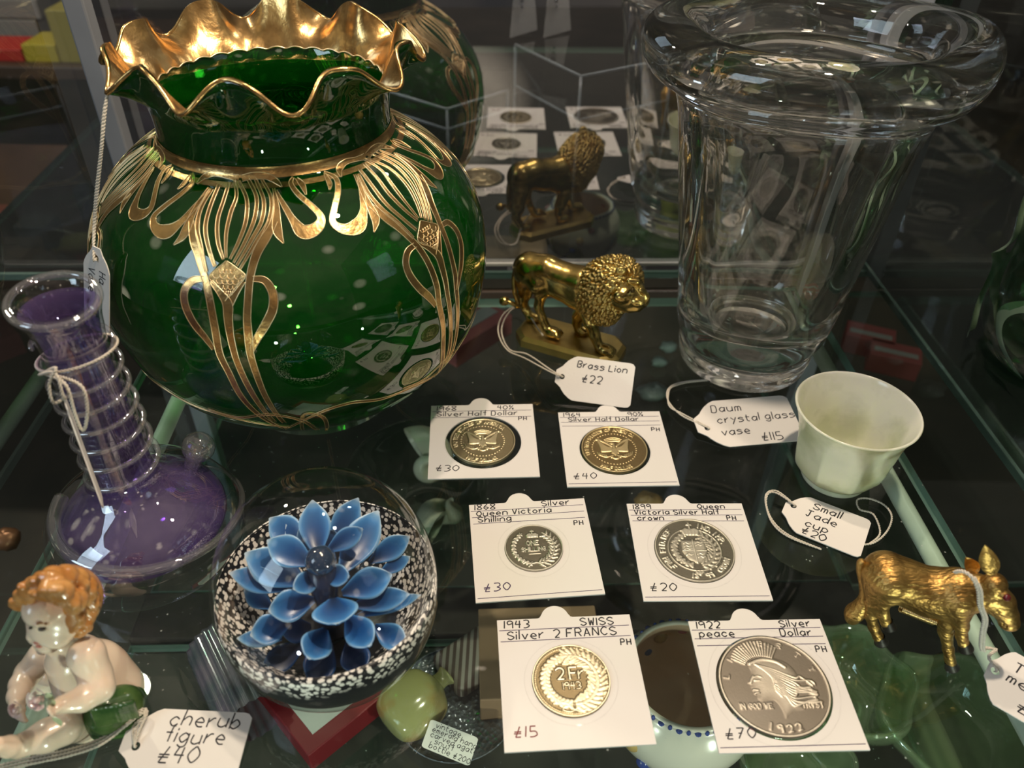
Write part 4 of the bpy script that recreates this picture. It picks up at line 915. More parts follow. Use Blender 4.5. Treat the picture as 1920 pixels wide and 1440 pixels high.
class Body:
    def __init__(s, lo, hi, h):
        s.org = np.asarray(lo, float); s.h = h; s.n = np.ceil((np.asarray(hi, float) - s.org) / h).astype(int) + 1
        s.v = np.full(tuple(s.n), 50.0)
    def _win(s, lo, hi):
        a = np.clip(np.floor((np.asarray(lo) - s.org) / s.h).astype(int), 0, s.n - 1); b = np.clip(np.ceil((np.asarray(hi) - s.org) / s.h).astype(int) + 1, 1, s.n)
        if (b <= a).any(): return None
        sl = tuple(slice(i, j) for i, j in zip(a, b))
        P = np.stack(np.meshgrid(*[s.org[k] + s.h * np.arange(a[k], b[k]) for k in range(3)], indexing='ij'), -1)
        return sl, P
    def _put(s, sl, d, k, sub=False):
        o = s.v[sl]
        if sub: d = -d; h = np.clip(.5 - .5 * (o - d) / k, 0, 1) if k > 0 else (d > o); s.v[sl] = o * (1 - h) + d * h + k * h * (1 - h); return
        if k <= 0: s.v[sl] = np.minimum(o, d); return
        h = np.clip(.5 + .5 * (o - d) / k, 0, 1); s.v[sl] = o * (1 - h) + d * h - k * h * (1 - h)
    def cap(s, a, b, ra, rb, k=1.0, sub=False):
        a, b = np.asarray(a, float), np.asarray(b, float); R = max(ra, rb) + max(k, 0) * 2 + 1
        w = s._win(np.minimum(a, b) - R, np.maximum(a, b) + R)
        if w is None: return
        sl, P = w; d = b - a; t = np.clip(((P - a) @ d) / (d @ d + 1e-9), 0, 1)
        s._put(sl, np.linalg.norm(P - a - t[..., None] * d, axis=-1) - (ra + (rb - ra) * t), k, sub)
    def chain(s, pts, rs, k=1.0):
        for i in range(len(pts) - 1): s.cap(pts[i], pts[i + 1], rs[i], rs[i + 1], k)
    def ell(s, c, r, k=1.0, ax=None, sub=False):
        c, r = np.asarray(c, float), np.asarray(r, float); R = r.max() + max(k, 0) * 2 + 1
        w = s._win(c - R, c + R)
        if w is None: return
        sl, P = w; q = P - c
        if ax is not None: q = q @ np.stack(ax, -1)
        l = np.linalg.norm(q / r, axis=-1); g = np.linalg.norm(q / (r * r), axis=-1) + 1e-9
        s._put(sl, np.where(l < 1e-3, -r.min(), l * (l - 1) / g), k, sub)
    def mesh(s, lap=1):
        V, F = nets(s.v, s.org, s.h)
        E = np.array([(q[i], q[(i + 1) % 4]) for q in F for i in range(4)])
        for _ in range(lap):
            A = np.zeros_like(V); n = np.zeros(len(V)); np.add.at(A, E[:, 0], V[E[:, 1]]); np.add.at(n, E[:, 0], 1); np.add.at(A, E[:, 1], V[E[:, 0]]); np.add.at(n, E[:, 1], 1)
            V = V * .4 + .6 * A / np.maximum(n, 1)[:, None]
        return V, F
# ------------------------------------------------------------------ brass lion
M_brass = pbr('polished_brass', (.60, .43, .14), .21, 1.0, bump=(260, .18, 'noise'), vary=(90, (.34, .24, .08), .42, .72))
M_brassb = pbr('dull_brass_base', (.52, .38, .13), .36, 1.0, bump=(200, .35, 'noise'), vary=(70, (.36, .27, .10), .4, .7))
M_brassm = pbr('brass_mane', (.56, .40, .14), .30, 1.0)
LA = math.radians(-24); LP = (30.5, 352.0)
LU, LV = V3(math.cos(LA), math.sin(LA), 0), V3(-math.sin(LA), math.cos(LA), 0)
def L(x, y, off=0.0): return WP(920 + x / 4.5, 450 + y / 4.5, LP, LA, off)
lion = thing('brass_lion', (LP[0], LP[1], 0), 'small brass lion figurine walking on a faceted brass base', 'figurine')
def Lloc(u, v, z): return V3(LP[0], LP[1], 0) + LU * u + LV * v + V3(0, 0, z)
oct_ = [(-29, -6), (-23, -13), (23, -13), (30.5, -6), (30.5, 6), (24, 12.5), (-23, 12.5), (-29, 6)]
rings = [[Lloc(a, b, 0) for a, b in oct_], [Lloc(a, b, 4.2) for a, b in oct_], [Lloc(a * .93, b * .86, 6.2) for a, b in oct_]]
obj('base', (np.array(sum(rings, [])), grid_faces(3, 8) + [tuple(reversed(range(8))), tuple(range(16, 24))]), M_brassb, lion, smooth=False)
B = Body((-20, 310, -2), (85, 395, 66), .5)
hip, mid, sho = L(330, 270, 0), L(520, 320, 0), L(760, 400, 0)
B.ell(hip, (9, 7.5, 9.5), 2, (LU, LV, V3(0, 0, 1)))
B.chain([L(330, 230), L(470, 250), L(600, 310), L(760, 360)], [8.2, 7.4, 7.4, 9.0], 3)
B.chain([L(420, 320), L(580, 380), L(740, 460)], [6.4, 6.8, 8.2], 3)
B.ell(L(860, 470), (10, 8.5, 10), 3)
gz = 6.2
def foot(p): q = np.array(p); q[2] = max(q[2], gz + 1.6); return q
NEAR, FAR = 5.5, -5.0
# near hind, far hind, near fore, far fore
B.chain([L(360, 300, 3), L(400, 370, NEAR), L(428, 440, NEAR)], [7.2, 5.2, 3.7], 2); B.chain([L(428, 440, NEAR), L(405, 560, NEAR), L(435, 660, NEAR), foot(L(470, 740, NEAR))], [3.6, 2.5, 2.3, 2.5], 1.2)
pf = foot(L(520, 775, NEAR)); B.ell(pf, (5.0, 3.6, 3.0), 1.0, (LU, LV, V3(0, 0, 1)))
B.chain([L(310, 330, -3), L(290, 440, FAR), L(268, 520, FAR), L(300, 590, FAR), foot(L(330, 640, FAR))], [6.6, 4.2, 2.9, 2.3, 2.4], 1.5); B.ell(foot(L(360, 660, FAR)), (4.6, 3.2, 2.8), 1, (LU, LV, V3(0, 0, 1)))
B.chain([L(810, 560, 4), L(845, 690, NEAR), L(875, 800, NEAR), L(915, 900, NEAR)], [5.6, 3.9, 2.9, 2.6], 1.5); B.ell(foot(L(965, 950, NEAR)), (5.2, 3.8, 3.2), 1, (LU, LV, V3(0, 0, 1)))
B.chain([L(800, 560, -4), L(745, 640, FAR), L(728, 700, FAR), L(745, 770, FAR)], [5.0, 3.6, 2.6, 2.4], 1.2); B.ell(foot(L(775, 790, FAR)), (4.2, 3.2, 2.8), 1, (LU, LV, V3(0, 0, 1)))
# head under the mane: muzzle, cheeks, brow, nose
hd = L(1130, 430, 5)
B.ell(hd, (10, 9, 10.5), 2); B.chain([L(1150, 440, 7), L(1265, 500, 7)], [7.0, 4.6], 2); B.cap(L(1170, 560, 8), L(1240, 565, 8), 3.4, 2.6, 1.5)
B.cap(L(1225, 360, 8), L(1300, 470, 8), 2.4, 2.0, 1.0); B.cap(L(1170, 345, 11), L(1235, 350, 10), 1.7, 1.7, .8); B.ell(L(1110, 470, 13), (4.6, 3, 3.6), 1.2)
B.cap(L(1300, 470, 8), L(1316, 486, 8), 2.2, 1.8, .6); B.ell(L(1240, 520, 11), (3.6, 2.6, 2.4), .8)
B.cap(L(1190, 545, 15), L(1300, 540, 12), .95, .8, .3, sub=True); B.cap(L(1308, 500, 11), L(1300, 535, 11), .5, .5, .2, sub=True); B.cap(L(1262, 420, 11.5), L(1300, 455, 9), 1.2, 1.0, .5); B.ell(L(1195, 420, 13.2), (1.9, 1.4, 1.4), .3, sub=True)
for k in range(4):
    for pc in ((520, 775, NEAR), (965, 950, NEAR)):
        q = foot(L(*pc)) + LU * 3.4 - LV * (-2.4 + 1.6 * k) * 1.0; B.cap(q, q + LU * 1.3 + V3(0, 0, -1.0), 1.25, 1.0, .25)
v, f = B.mesh(2); obj('body', (v, f), M_brass, lion)
M = Body((20, 308, 6), (90, 386, 66), .36)
mc = L(985, 400, 1)
M.ell(mc, (14.2, 12.5, 15.6), 2, (LU, LV, V3(0, 0, 1))); M.ell(L(1075, 330, 2), (12, 11.5, 11.5), 3); M.ell(L(900, 480, 2), (11, 11, 12), 3); M.ell(L(960, 590, 2), (8.5, 8, 7.5), 3)
rng = random.Random(11); face = unit(L(1240, 450, 9) - hd); fc = L(1215, 455, 10)
mv, mf = nets(M.v, M.org, M.h)
mn = np.zeros_like(mv)
for q in mf:
    w_ = np.cross(mv[q[1]] - mv[q[0]], mv[q[3]] - mv[q[0]]); mn[q] += w_
mn /= np.linalg.norm(mn, axis=1, keepdims=True) + 1e-9
ordr = list(range(len(mv))); rng.shuffle(ordr); chosen = []; cells_ = {}
for i in ordr:                                               # locks spread evenly over the mane's surface
    p = mv[i]; key = tuple((p // 1.75).astype(int)); ok = True
    for a in (-1, 0, 1):
        for b in (-1, 0, 1):
            for c in (-1, 0, 1):
                for k in cells_.get((key[0] + a, key[1] + b, key[2] + c), ()):
                    if np.linalg.norm(mv[k] - p) < 1.75: ok = False
    if ok: cells_.setdefault(key, []).append(i); chosen.append(i)
M.v += .75
for i in chosen:
    loc, nn = mv[i], mn[i]
    rad = loc - fc; rad /= np.linalg.norm(rad) + 1e-9
    back = rad * 1.0 + V3(0, 0, -.75) + .22 * V3(rng.uniform(-1, 1), rng.uniform(-1, 1), rng.uniform(-1, 1)); tdir = unit(back - nn * (back @ nn)); sd = np.cross(nn, tdir)
    c = rng.choice((-1, 1)) * .8
    p0, p1, p2 = loc - nn * .9, loc + tdir * 1.7 + nn * .15 + sd * c * .3, loc + tdir * 3.9 - nn * .35 + sd * c
    M.cap(p0, p1, .62, .86, .08); M.cap(p1, p2, .86, .30, .08)
M.ell(L(1240, 462, 13), (8.4, 9.0, 9.4), .5, sub=True); M.ell(L(1165, 470, 17), (5.6, 5.6, 6.6), .5, sub=True)
M.ell(L(1100, 262, 10), (2.8, 1.6, 2.6), .3); M.ell(L(1100, 262, 12), (1.6, 1.2, 1.5), .2, sub=True)
v, f = M.mesh(1); obj('mane', (v, f), M_brassm, lion)
tp = [L(250, 200, 0), L(215, 240, 0), L(195, 330, 0), L(200, 430, 0), L(222, 510, 1), L(235, 560, 2), L(200, 545, 4), L(160, 525, 5), L(115, 515, 5)]
obj('tail', join(tube(smooth(tp, 8), [2.0, 1.5, 1.3, 1.3, 1.3, 1.3, 1.2, 1.2], 12), sphere(L(115, 515, 5), (2.9, 2.6, 2.6))), M_brass, lion)
for off in (13.4,): obj('eye', sphere(L(1197, 424, off), 1.15, 12, 8), pbr('dark_patina', (.06, .04, .015), .4, .8), lion)
# ------------------------------------------------------------------ gilt donkey
M_gilt = pbr('chased_gilt_metal', (.50, .31, .10), .42, 1.0, bump=(650, .22, 'voronoi'), vary=(120, (.26, .14, .04), .42, .7))
t_ = M_gilt.node_tree; mp_ = t_.nodes.new('ShaderNodeMapping'); mp_.inputs['Rotation'].default_value = (0, 0, math.radians(18)); mp_.inputs['Scale'].default_value = (260, 900, 620)
nz_ = t_.nodes.new('ShaderNodeTexNoise'); nz_.inputs['Scale'].default_value = 1.0; nz_.inputs['Detail'].default_value = 2; bp_ = t_.nodes.new('ShaderNodeBump'); bp_.inputs['Strength'].default_value = .9; bp_.inputs['Distance'].default_value = .0007
tc_ = [n for n in t_.nodes if n.type == 'TEX_COORD'][0]; t_.links.new(tc_.outputs['Object'], mp_.inputs[0]); t_.links.new(mp_.outputs[0], nz_.inputs['Vector']); t_.links.new(nz_.outputs['Fac'], bp_.inputs['Height']); t_.links.new(bp_.outputs[0], t_.nodes['Principled BSDF'].inputs['Normal'])
M_hoof = pbr('blackened_hoof', (.02, .016, .012), .5, .4)
DA = math.radians(-18); DP = (153.0, 168.5)
DU, DV = V3(math.cos(DA), math.sin(DA), 0), V3(-math.sin(DA), math.cos(DA), 0)
def D(x, y, off=0.0): return WP(1580 + x / 3.69, 1000 + y / 3.69, DP, DA, off)
donk = thing('gilt_donkey', (DP[0], DP[1], 0), 'small gilt metal donkey with a red eye and lowered head', 'figurine')
B = Body((100, 130, -4), (205, 205, 66), .45)
B.ell(D(285, 275), (7.0, 6.4, 7.4), 2); B.chain([D(300, 275), D(430, 330), D(560, 385), D(700, 405), D(800, 420)], [7.3, 7.2, 7.4, 7.6, 7.4], 3)
B.chain([D(430, 390), D(580, 455), D(720, 480)], [5.6, 5.6, 6.0], 2.5); B.ell(D(800, 440, 1), (6.4, 5.8, 7.0), 2)
B.chain([D(810, 370), D(900, 385), D(985, 405)], [6.4, 5.2, 4.8], 2.5); B.chain([D(930, 430), D(1020, 455)], [5.2, 4.8], 2)
B.chain([D(1030, 420, 1), D(1090, 480, 1.5), D(1135, 560, 2), D(1155, 600, 2)], [5.2, 4.4, 3.3, 2.9], 1.8); B.ell(D(1150, 615, 2), (3.5, 3.3, 2.8), 1); B.ell(D(1050, 350, 1), (4.0, 3.8, 3.8), 1.5)
B.ell(D(1120, 425, 4.4), (1.8, 1.4, 1.3), .5); B.ell(D(1125, 636, 4.6), (.8, .8, .8), .2, sub=True); B.cap(D(1105, 620, 5), D(1190, 640, 4), .4, .4, .2, sub=True)
N_, F_ = 3.6, -2.6
def dleg(pts, rs, off, k=1.4): B.chain([D(x, y, off) for x, y in pts], rs, k)
dleg([(320, 330), (315, 410), (275, 480), (280, 560), (300, 615)], [6.4, 4.4, 2.5, 1.9, 2.1], N_)
dleg([(250, 350), (220, 460), (192, 560), (215, 650), (245, 715)], [5.6, 3.4, 2.2, 1.8, 2.1], F_ + 4)
dleg([(800, 470), (818, 560), (822, 640), (822, 710), (838, 762)], [4.8, 3.0, 2.3, 1.8, 2.0], N_ + 1)
dleg([(735, 500), (715, 600), (712, 680), (730, 800), (745, 890)], [4.6, 3.2, 2.4, 1.8, 2.1], F_ + 3)
v, f = B.mesh(2); obj('body', (v, f), M_gilt, donk)
for (x, y, off, ang) in ((322, 650, N_, .3), (268, 755, F_ + 4, .3), (852, 800, N_ + 1, .3), (757, 930, F_ + 3, .2)):
    c = D(x, y, off); up = unit(D(x - 12, y - 40, off) - c)
    v, f = lathe([(1.9, 3.6), (2.5, .4), (2.6, 0), (1.2, -.3), (.01, -.35)][::-1], (0, 0, 0), 20); ez = up; ex = unit(np.cross(DV, ez)); ey = np.cross(ez, ex); v = np.array([c + ex * q[0] + ey * q[1] + ez * q[2] for q in v])
    obj('hoof', (v, f), M_hoof, donk)
for x0, y0, x1, y1, off, w in ((1035, 290, 985, 80, 3.5, 2.9), (930, 275, 850, 165, -3.5, 2.3)):
    a, b = D(x0, y0, off), D(x1, y1, off); ax = b - a; nrm = unit(_O - a); sd = unit(np.cross(ax, nrm)); n = 20; v = []
    for i in range(n + 1):
        u = i / n; ww = w * (math.sin(math.pi * (u ** .8 * .94 + .05)) ** .9)
        for j in range(9):
            s_ = -1 + 2 * j / 8; v.append(a + ax * u + sd * ww * s_ - nrm * (1.3 * (1 - s_ * s_) * math.sin(math.pi * u)))
    m0 = len(v); v += [q - nrm * (.9 if 0 < (k % 9) < 8 else .05) for k, q in enumerate(v)]
    f = grid_faces(n + 1, 9, False) + [tuple(m0 + k for k in reversed(q)) for q in grid_faces(n + 1, 9, False)]
    obj('ear', (np.array(v), f), M_gilt, donk)
obj('eye', sphere(D(1134, 444, 5.4), 1.25, 14, 10), pbr('red_glass_eye', (.10, .006, .01), .08), donk)
tl = smooth([D(186, 268, 0), D(150, 262, 0), D(130, 200, 0), D(128, 260, 0), D(150, 350, 0), D(158, 440, 0), D(120, 510, 0), D(75, 560, 0), D(62, 600, 0)], 8)
TL = Body((96, 140, 0), (150, 200, 66), .4)
TL.chain(list(tl[14:]), list(np.interp(np.linspace(0, 1, len(tl) - 14), [0, .3, .6, .8, .95, 1], [1.1, 1.6, 2.3, 3.4, 2.2, .6])), .6)
v, f = TL.mesh(1); obj('tail', join((v, f), tube(tl[:18], .6, 8)), M_gilt, donk)
sp = []
for t in np.linspace(0, 1, 420):
    c = D(400, 515, 2.0) * (1 - t) + D(640, 610, 2.0) * t; ax = unit(D(640, 610, 2) - D(400, 515, 2)); e1 = unit(np.cross(ax, V3(0, 0, 1))); e2 = np.cross(ax, e1); a = 2 * math.pi * 19 * t; sp.append(c + (e1 * math.cos(a) + e2 * math.sin(a)) * 1.35)
obj('spring', tube(np.array(sp), .36, 6), pbr('brass_wire', (.70, .52, .24), .25, 1.0), donk)
# the cord of its tag goes round the neck
nkc = [D(775, 268, 3), D(830, 262, 5.5), D(890, 300, 7.5), D(935, 390, 8), D(945, 500, 8), D(975, 590, 7), D(960, 690, 6), D(955, 780, 4), D(965, 810, 3)]
cord(DONKEY_TAG, nkc, .62); cord(DONKEY_TAG, [q + DU * .9 for q in nkc[2:]], .55)
# ------------------------------------------------------------------ porcelain cherub
M_skin = pbr('glazed_porcelain_flesh', (.84, .67, .53), .25, vary=(60, (.84, .58, .45), .55, .8), **{'Coat Weight': .7, 'Coat Roughness': .06, 'Subsurface Weight': .15, 'Subsurface Radius': (.002, .001, .0006)})
M_hair = pbr('glazed_ginger_hair', (.46, .19, .05), .20, vary=(150, (.62, .32, .11), .4, .7), **{'Coat Weight': .8, 'Coat Roughness': .05})
M_leafd = pbr('glazed_green_drape', (.03, .075, .02), .18, vary=(90, (.10, .16, .05), .45, .7))
M_rose = pbr('glazed_pink_rose', (.66, .42, .44), .25, vary=(300, (.80, .70, .62), .4, .6), **{'Coat Weight': .6})
CYY = 140.0
def K(x, y, Y=CYY): return WY(x / 3.69, 1050 + y / 3.69, Y)
che = thing('cherub_figurine', W(230, 1320, 0), 'seated porcelain cherub with ginger hair holding small roses', 'figurine')
B = Body((-205, 92, -4), (-95, 170, 84), .5)
hc = K(400, 340, 143)
B.ell(K(425, 335, 143), (8.9, 9.6, 9.8), 1)                      # skull
B.ell(K(335, 445, 138.5), (5.5, 5.8, 6.0), 2); B.ell(K(385, 525, 135.8), (4.3, 3.8, 3.9), 1.5); B.ell(K(345, 560, 137.5), (4.0, 4.0, 3.2), 1.5); B.ell(K(300, 612, 137.6), (2.1, 2.2, 1.8), 1.2)   # cheeks, jaw, chin
B.ell(K(290, 335, 138), (5.2, 5.6, 5.2), 2)                      # forehead
B.ell(K(255, 520, 138.5), (2.6, 3.0, 2.8), 1.2)
B.cap(K(222, 445, 136), K(212, 532, 134.6), .75, 1.35, .6); B.ell(K(232, 540, 134.4), (.9, .9, .7), .3)
B.ell(K(250, 574, 135.4), (1.35, 1.4, .7), .35); B.ell(K(266, 598, 135.6), (1.4, 1.4, .75), .35); B.cap(K(238, 588, 133.6), K(285, 586, 133.4), .35, .3, .2, sub=True)
def surf_hit(B, x, y):
    d = unit(_ray(x / 3.69, 1050 + y / 3.69)); s = np.arange(120, 420, .1); P = _O + d[None] * s[:, None]; g = np.round((P - B.org) / B.h).astype(int)
    ok = ((g >= 0) & (g < B.n)).all(1); val = np.full(len(s), 9.0); val[ok] = B.v[tuple(g[ok].T)]; k = np.argmax(val < .1); return P[k]
eh = surf_hit(B, 290, 478); B.ell(eh, (1.7, 1.2, .9), .5, sub=True); ef = surf_hit(B, 212, 470); B.ell(ef, (.9, .9, .7), .3, sub=True); B.cap(surf_hit(B, 250, 450), surf_hit(B, 325, 448), .7, .7, .6)
B.cap(K(430, 560, 143), K(520, 680, 144), 5.0, 6.4, 2.5)          # neck
B.chain([K(540, 700, 146), K(660, 800, 147), K(760, 930, 145), K(800, 1010, 144)], [8.8, 10.2, 10.4, 9.6], 3); B.chain([K(470, 700, 142), K(560, 830, 142), K(640, 940, 141)], [6.6, 8.0, 8.6], 3); B.cap(K(700, 690, 150), K(850, 860, 150), 6.0, 6.2, 3)
# near arm
B.chain([K(600, 660, 135), K(660, 800, 132), K(690, 880, 129)], [5.6, 4.7, 4.2], 1.6); B.chain([K(690, 890, 129), K(570, 960, 125), K(430, 1000, 122)], [4.3, 3.8, 2.7], 1.2)
# far arm
B.chain([K(300, 660, 147), K(200, 780, 145), K(150, 860, 140)], [4.9, 4.2, 3.7], 1.6); B.chain([K(150, 860, 140), K(125, 940, 135), K(120, 1000, 131)], [3.8, 3.2, 2.5], 1.2)
# thighs, knees, shins, feet
B.chain([K(770, 1060, 141), K(600, 1110, 134), K(440, 1160, 127)], [7.8, 6.6, 5.2], 2); B.chain([K(440, 1165, 126), K(320, 1215, 123), K(130, 1290, 119)], [5.2, 5.0, 3.4], 1.5); B.chain([K(130, 1290, 119), K(60, 1290, 117), K(-20, 1280, 115)], [3.4, 3.2, 2.4], 1)
B.chain([K(640, 950, 146), K(480, 840, 150), K(370, 790, 151)], [7.0, 5.4, 4.6], 2); B.chain([K(370, 795, 151), K(250, 960, 147), K(110, 1110, 141), K(10, 1180, 136)], [4.6, 4.3, 3.6, 2.8], 1.5); B.chain([K(10, 1180, 136), K(-60, 1210, 133)], [2.8, 2.2], 1)
# hands: palms and five fingers each
def hand(B, c, d, side, curl, s=1.0):
    d = unit(d); side = unit(side); dn = unit(np.cross(d, side)); dn = dn if dn[2] < 0 else -dn
    B.ell(c + d * 1.2 * s, (2.3 * s, 2.0 * s, 1.5 * s), .8)
    for k, ln in enumerate((2.7, 3.1, 3.0, 2.4)):
        b = c + d * 2.4 * s + side * (-1.5 + 1.0 * k) * s; m_ = b + (d * .8 + dn * .5 * curl) * ln * .6 * s; e = m_ + (d * .3 + dn * 1.0 * curl) * ln * .55 * s
        B.cap(b, m_, .72 * s, .64 * s, .2); B.cap(m_, e, .64 * s, .5 * s, .12)
    b = c + side * -2.0 * s + d * .3 * s; m_ = b + (d * .7 - side * .7) * 1.6 * s; B.cap(b, m_, .85 * s, .7 * s, .3); B.cap(m_, m_ + (d * .9 + dn * .5) * 1.3 * s, .7 * s, .5 * s, .15)
hand(B, K(400, 1010, 121), K(350, 1030, 119) - K(430, 1000, 122), V3(.1, -.2, 1), 1.0); hand(B, K(128, 1020, 130), K(130, 1075, 127) - K(120, 985, 131), V3(1, -.2, .1), 1.0)
v, f = B.mesh(2); obj('body', (v, f), M_skin, che)
Hh = Body((-160, 118, 40), (-100, 172, 88), .42)
Hh.ell(hc + V3(1.6, 2.5, 1.6), (10.6, 10.4, 10.6), 1)
rng = random.Random(4)
for x, y, Y, r in ((140, 300, 139, 2.6), (180, 250, 137, 3.0), (230, 200, 137, 3.2), (290, 170, 136, 3.4), (360, 140, 136, 3.6), (440, 130, 138, 3.6), (520, 150, 140, 3.6), (580, 200, 143, 3.6), (600, 290, 143, 3.4), (600, 370, 141, 3.2), (570, 440, 139, 3.0), (540, 480, 138, 2.8), (300, 260, 132, 2.8), (350, 310, 131.5, 2.8), (400, 330, 131.5, 2.8), (430, 390, 131.8, 2.7), (470, 440, 133, 2.7), (510, 390, 133.5, 3.0), (470, 300, 132, 3.2), (420, 230, 131.5, 3.2), (520, 290, 134, 3.2), (330, 220, 131.5, 2.9), (250, 250, 133, 2.5), (405, 455, 131.8, 1.6)):
    c = K(x, y, Y); 
    pts = [c + r * .9 * V3(math.cos(a), -.25, math.sin(a)) * (.35 + .65 * t) for t, a in zip(np.linspace(1, 0, 10), np.linspace(0, 7.2, 10) + rng.uniform(0, 6))]
    Hh.chain(pts, [r * .42] * 10, .35); Hh.ell(c + V3(0, 1.2, 0), (r, r * .8, r), .6)
Hh.ell(K(275, 450, 128.5), (8.6, 9.0, 9.6), .6, sub=True)
v, f = Hh.mesh(1); obj('hair', (v, f), M_hair, che)
M_eyep = pbr('painted_dark_eye', (.05, .035, .03), .2)
obj('eye', sphere(eh + unit(eh - _O) * .55, (1.15, .7, .62), 14, 8), M_eyep, che); obj('eye', sphere(ef + unit(ef - _O) * .35, (.6, .5, .5), 12, 8), M_eyep, che)
obj('eyebrow', tube(smooth([surf_hit(B, x, y) for x, y in ((252, 444), (275, 436), (300, 436), (326, 446))], 4), .30, 6), pbr('painted_brow', (.35, .17, .07), .3), che)
obj('lips', join(sphere(surf_hit(B, 256, 574), (1.1, .5, .42), 12, 8), sphere(surf_hit(B, 270, 598), (1.1, .5, .46), 12, 8)), pbr('painted_lips', (.55, .20, .15), .25), che)
Lf = Body((-150, 112, -3), (-95, 168, 40), .5)
Lf.chain([K(640, 1080, 134), K(740, 1050, 134), K(850, 1010, 137), K(930, 960, 142)], [5.5, 6.8, 6.6, 4.0], 2); Lf.chain([K(740, 1110, 134), K(860, 1090, 136), K(900, 1060, 140)], [6.5, 6.0, 4.8], 2); Lf.cap(K(760, 1000, 150), K(880, 1010, 150), 8, 6, 3)
for k in range(9):
    x = 640 + 34 * k; Lf.cap(K(x, 1030 - 6 * k, 127 + .5 * k), K(x + 40, 1150 - 8 * k, 127 + .6 * k), .9, .7, .4)
v, f = Lf.mesh(1); obj('leaf_drape', (v, f), M_leafd, che)
def rose(c, R, up):
    gs = []; up = unit(up); e1 = unit(np.cross(up, V3(.2, .9, .1))); e2 = np.cross(up, e1)
    for k in range(9):
        a = k * 2.4; rr = R * (.18 + .09 * k); n = 7; v = []
        for i in range(n):
            for j in range(7):
                u = i / (n - 1); s_ = -1 + j / 3.0; an = a + s_ * .75
                rad = rr * (.75 + .45 * u * u); v.append(c + (e1 * math.cos(an) + e2 * math.sin(an)) * rad + up * (R * (.75 - .05 * k) * (u * (1 - .3 * s_ * s_)) - R * .2))
        gs.append((np.array(v), grid_faces(n, 7, False)))
    gs.append(sphere(c + up * R * .15, R * .3, 12, 8)); return join(*gs)
obj('rose', rose(K(265, 965, 123), 3.6, V3(-.2, -.8, .6)), M_rose, che); obj('rose', rose(K(115, 1035, 126), 3.0, V3(-.3, -.8, .5)), M_rose, che)
g = []
for x, y, Y, an in ((350, 960, 121, 1.5), (345, 1000, 120, .9), (385, 1100, 121, -1.4)):
    c = K(x, y, Y); v = []
    for i in range(7):
        for j in (-1, 0, 1):
            u = i / 6; v.append(c + V3(math.cos(an), 0, math.sin(an)) * (u - .3) * 5 + V3(-math.sin(an), 0, math.cos(an)) * j * 1.3 * math.sin(math.pi * (u * .9 + .05)) + V3(0, -.5 * (1 - abs(j)), 0))
    g.append((np.array(v), grid_faces(7, 3, False)))
obj('rose_leaf', join(*g), pbr('glazed_sage_leaf', (.42, .46, .28), .25), che)
# ================================================================== things on the lower shelf
M_cream = pbr('cream_glaze', (.72, .68, .58), .2, **{'Coat Weight': .5})
PZ = -112.0
pc = W(1290, 1262, -62)
pot = thing('pottery_jar', (pc[0], pc[1], PZ), 'cream pottery jar with a blue checked rim and painted flowers, under the glass shelf', 'jar')
po_ = smooth([(17, .5), (19, 0), (22, 4), (28, 12), (33, 22), (34.5, 31), (33, 39), (29.5, 45), (27.2, 48), (27, 50), (26, 50.6), (24.6, 50), (24.4, 47), (28, 40), (31, 31), (29, 18), (22, 8), (12, 5), (.01, 4.6)], 4)
v, f = lathe(po_, (pc[0], pc[1], PZ), 96, None, cap0=True)
mi = [1 if (k // 96) >= 44 else 0 for k in range(len(f))]
obj('body', (v, f, mi), [M_cream, pbr('buff_clay_inside', (.70, .50, .34), .35)], pot)
g = []
M_blue = pbr('cobalt_paint', (.03, .06, .26), .25)
for k in range(44):
    if k % 1: continue
    a = 2 * math.pi * k / 44
    q = V3(pc[0] + 27.2 * math.cos(a), pc[1] + 27.2 * math.sin(a), PZ + 49.2); g.append(sphere(q, (1.0, 1.0, 1.5), 8, 6) if k % 2 == 0 else sphere(q, (1.5, 1.5, .9), 8, 6))
obj('checked_rim', join(*g), M_blue, pot)
def onpot(a, z, off=.1):
    r = np.interp(z, [p[1] for p in po_[:36]], [p[0] for p in po_[:36]]) + off; return V3(pc[0] + r * math.cos(a), pc[1] + r * math.sin(a), PZ + z)
def potribbon(pts, wd):
    sv = smooth(pts, 8); gs = tube(np.array([onpot(a, z, .05) for a, z in sv]), list(np.interp(np.linspace(0, 1, 20), [0, .5, 1], wd)), 8); return gs
M_teal = pbr('teal_paint', (.02, .12, .13), .25); M_ochre = pbr('ochre_paint', (.48, .33, .12), .25); M_olive = pbr('olive_paint', (.24, .26, .08), .25); M_pinkp = pbr('rose_paint', (.45, .16, .16), .25)
for a0 in (-2.45, -.4, 1.7):
    obj('painted_band', join(potribbon([(a0 + .0, 8), (a0 + .35, 5), (a0 + .8, 7), (a0 + 1.2, 6)], [1, 3.0, 1]), potribbon([(a0 + .25, 20), (a0 + .5, 12), (a0 + .7, 7)], [.5, 1, .6])), M_blue, pot)
    obj('painted_dot', sphere(onpot(a0 + .23, 21, -.6), (3.0, 3.0, 3.0), 16, 10), M_blue, pot)
    obj('painted_leaf', potribbon([(a0 + .95, 8), (a0 + .9, 17), (a0 + .84, 28)], [1.8, 2.4, .2]), M_olive, pot); obj('painted_leaf', potribbon([(a0 + 1.3, 8), (a0 + 1.22, 18), (a0 + 1.15, 30)], [1.8, 2.8, .2]), M_teal, pot)
    obj('painted_flower', sphere(onpot(a0 + .05, 31, -2.0), (4, 4, 4.6), 16, 10), M_ochre, pot); obj('painted_flower', sphere(onpot(a0 - .25, 40, -1.8), (3.6, 3.6, 3.0), 16, 10), M_pinkp, pot)
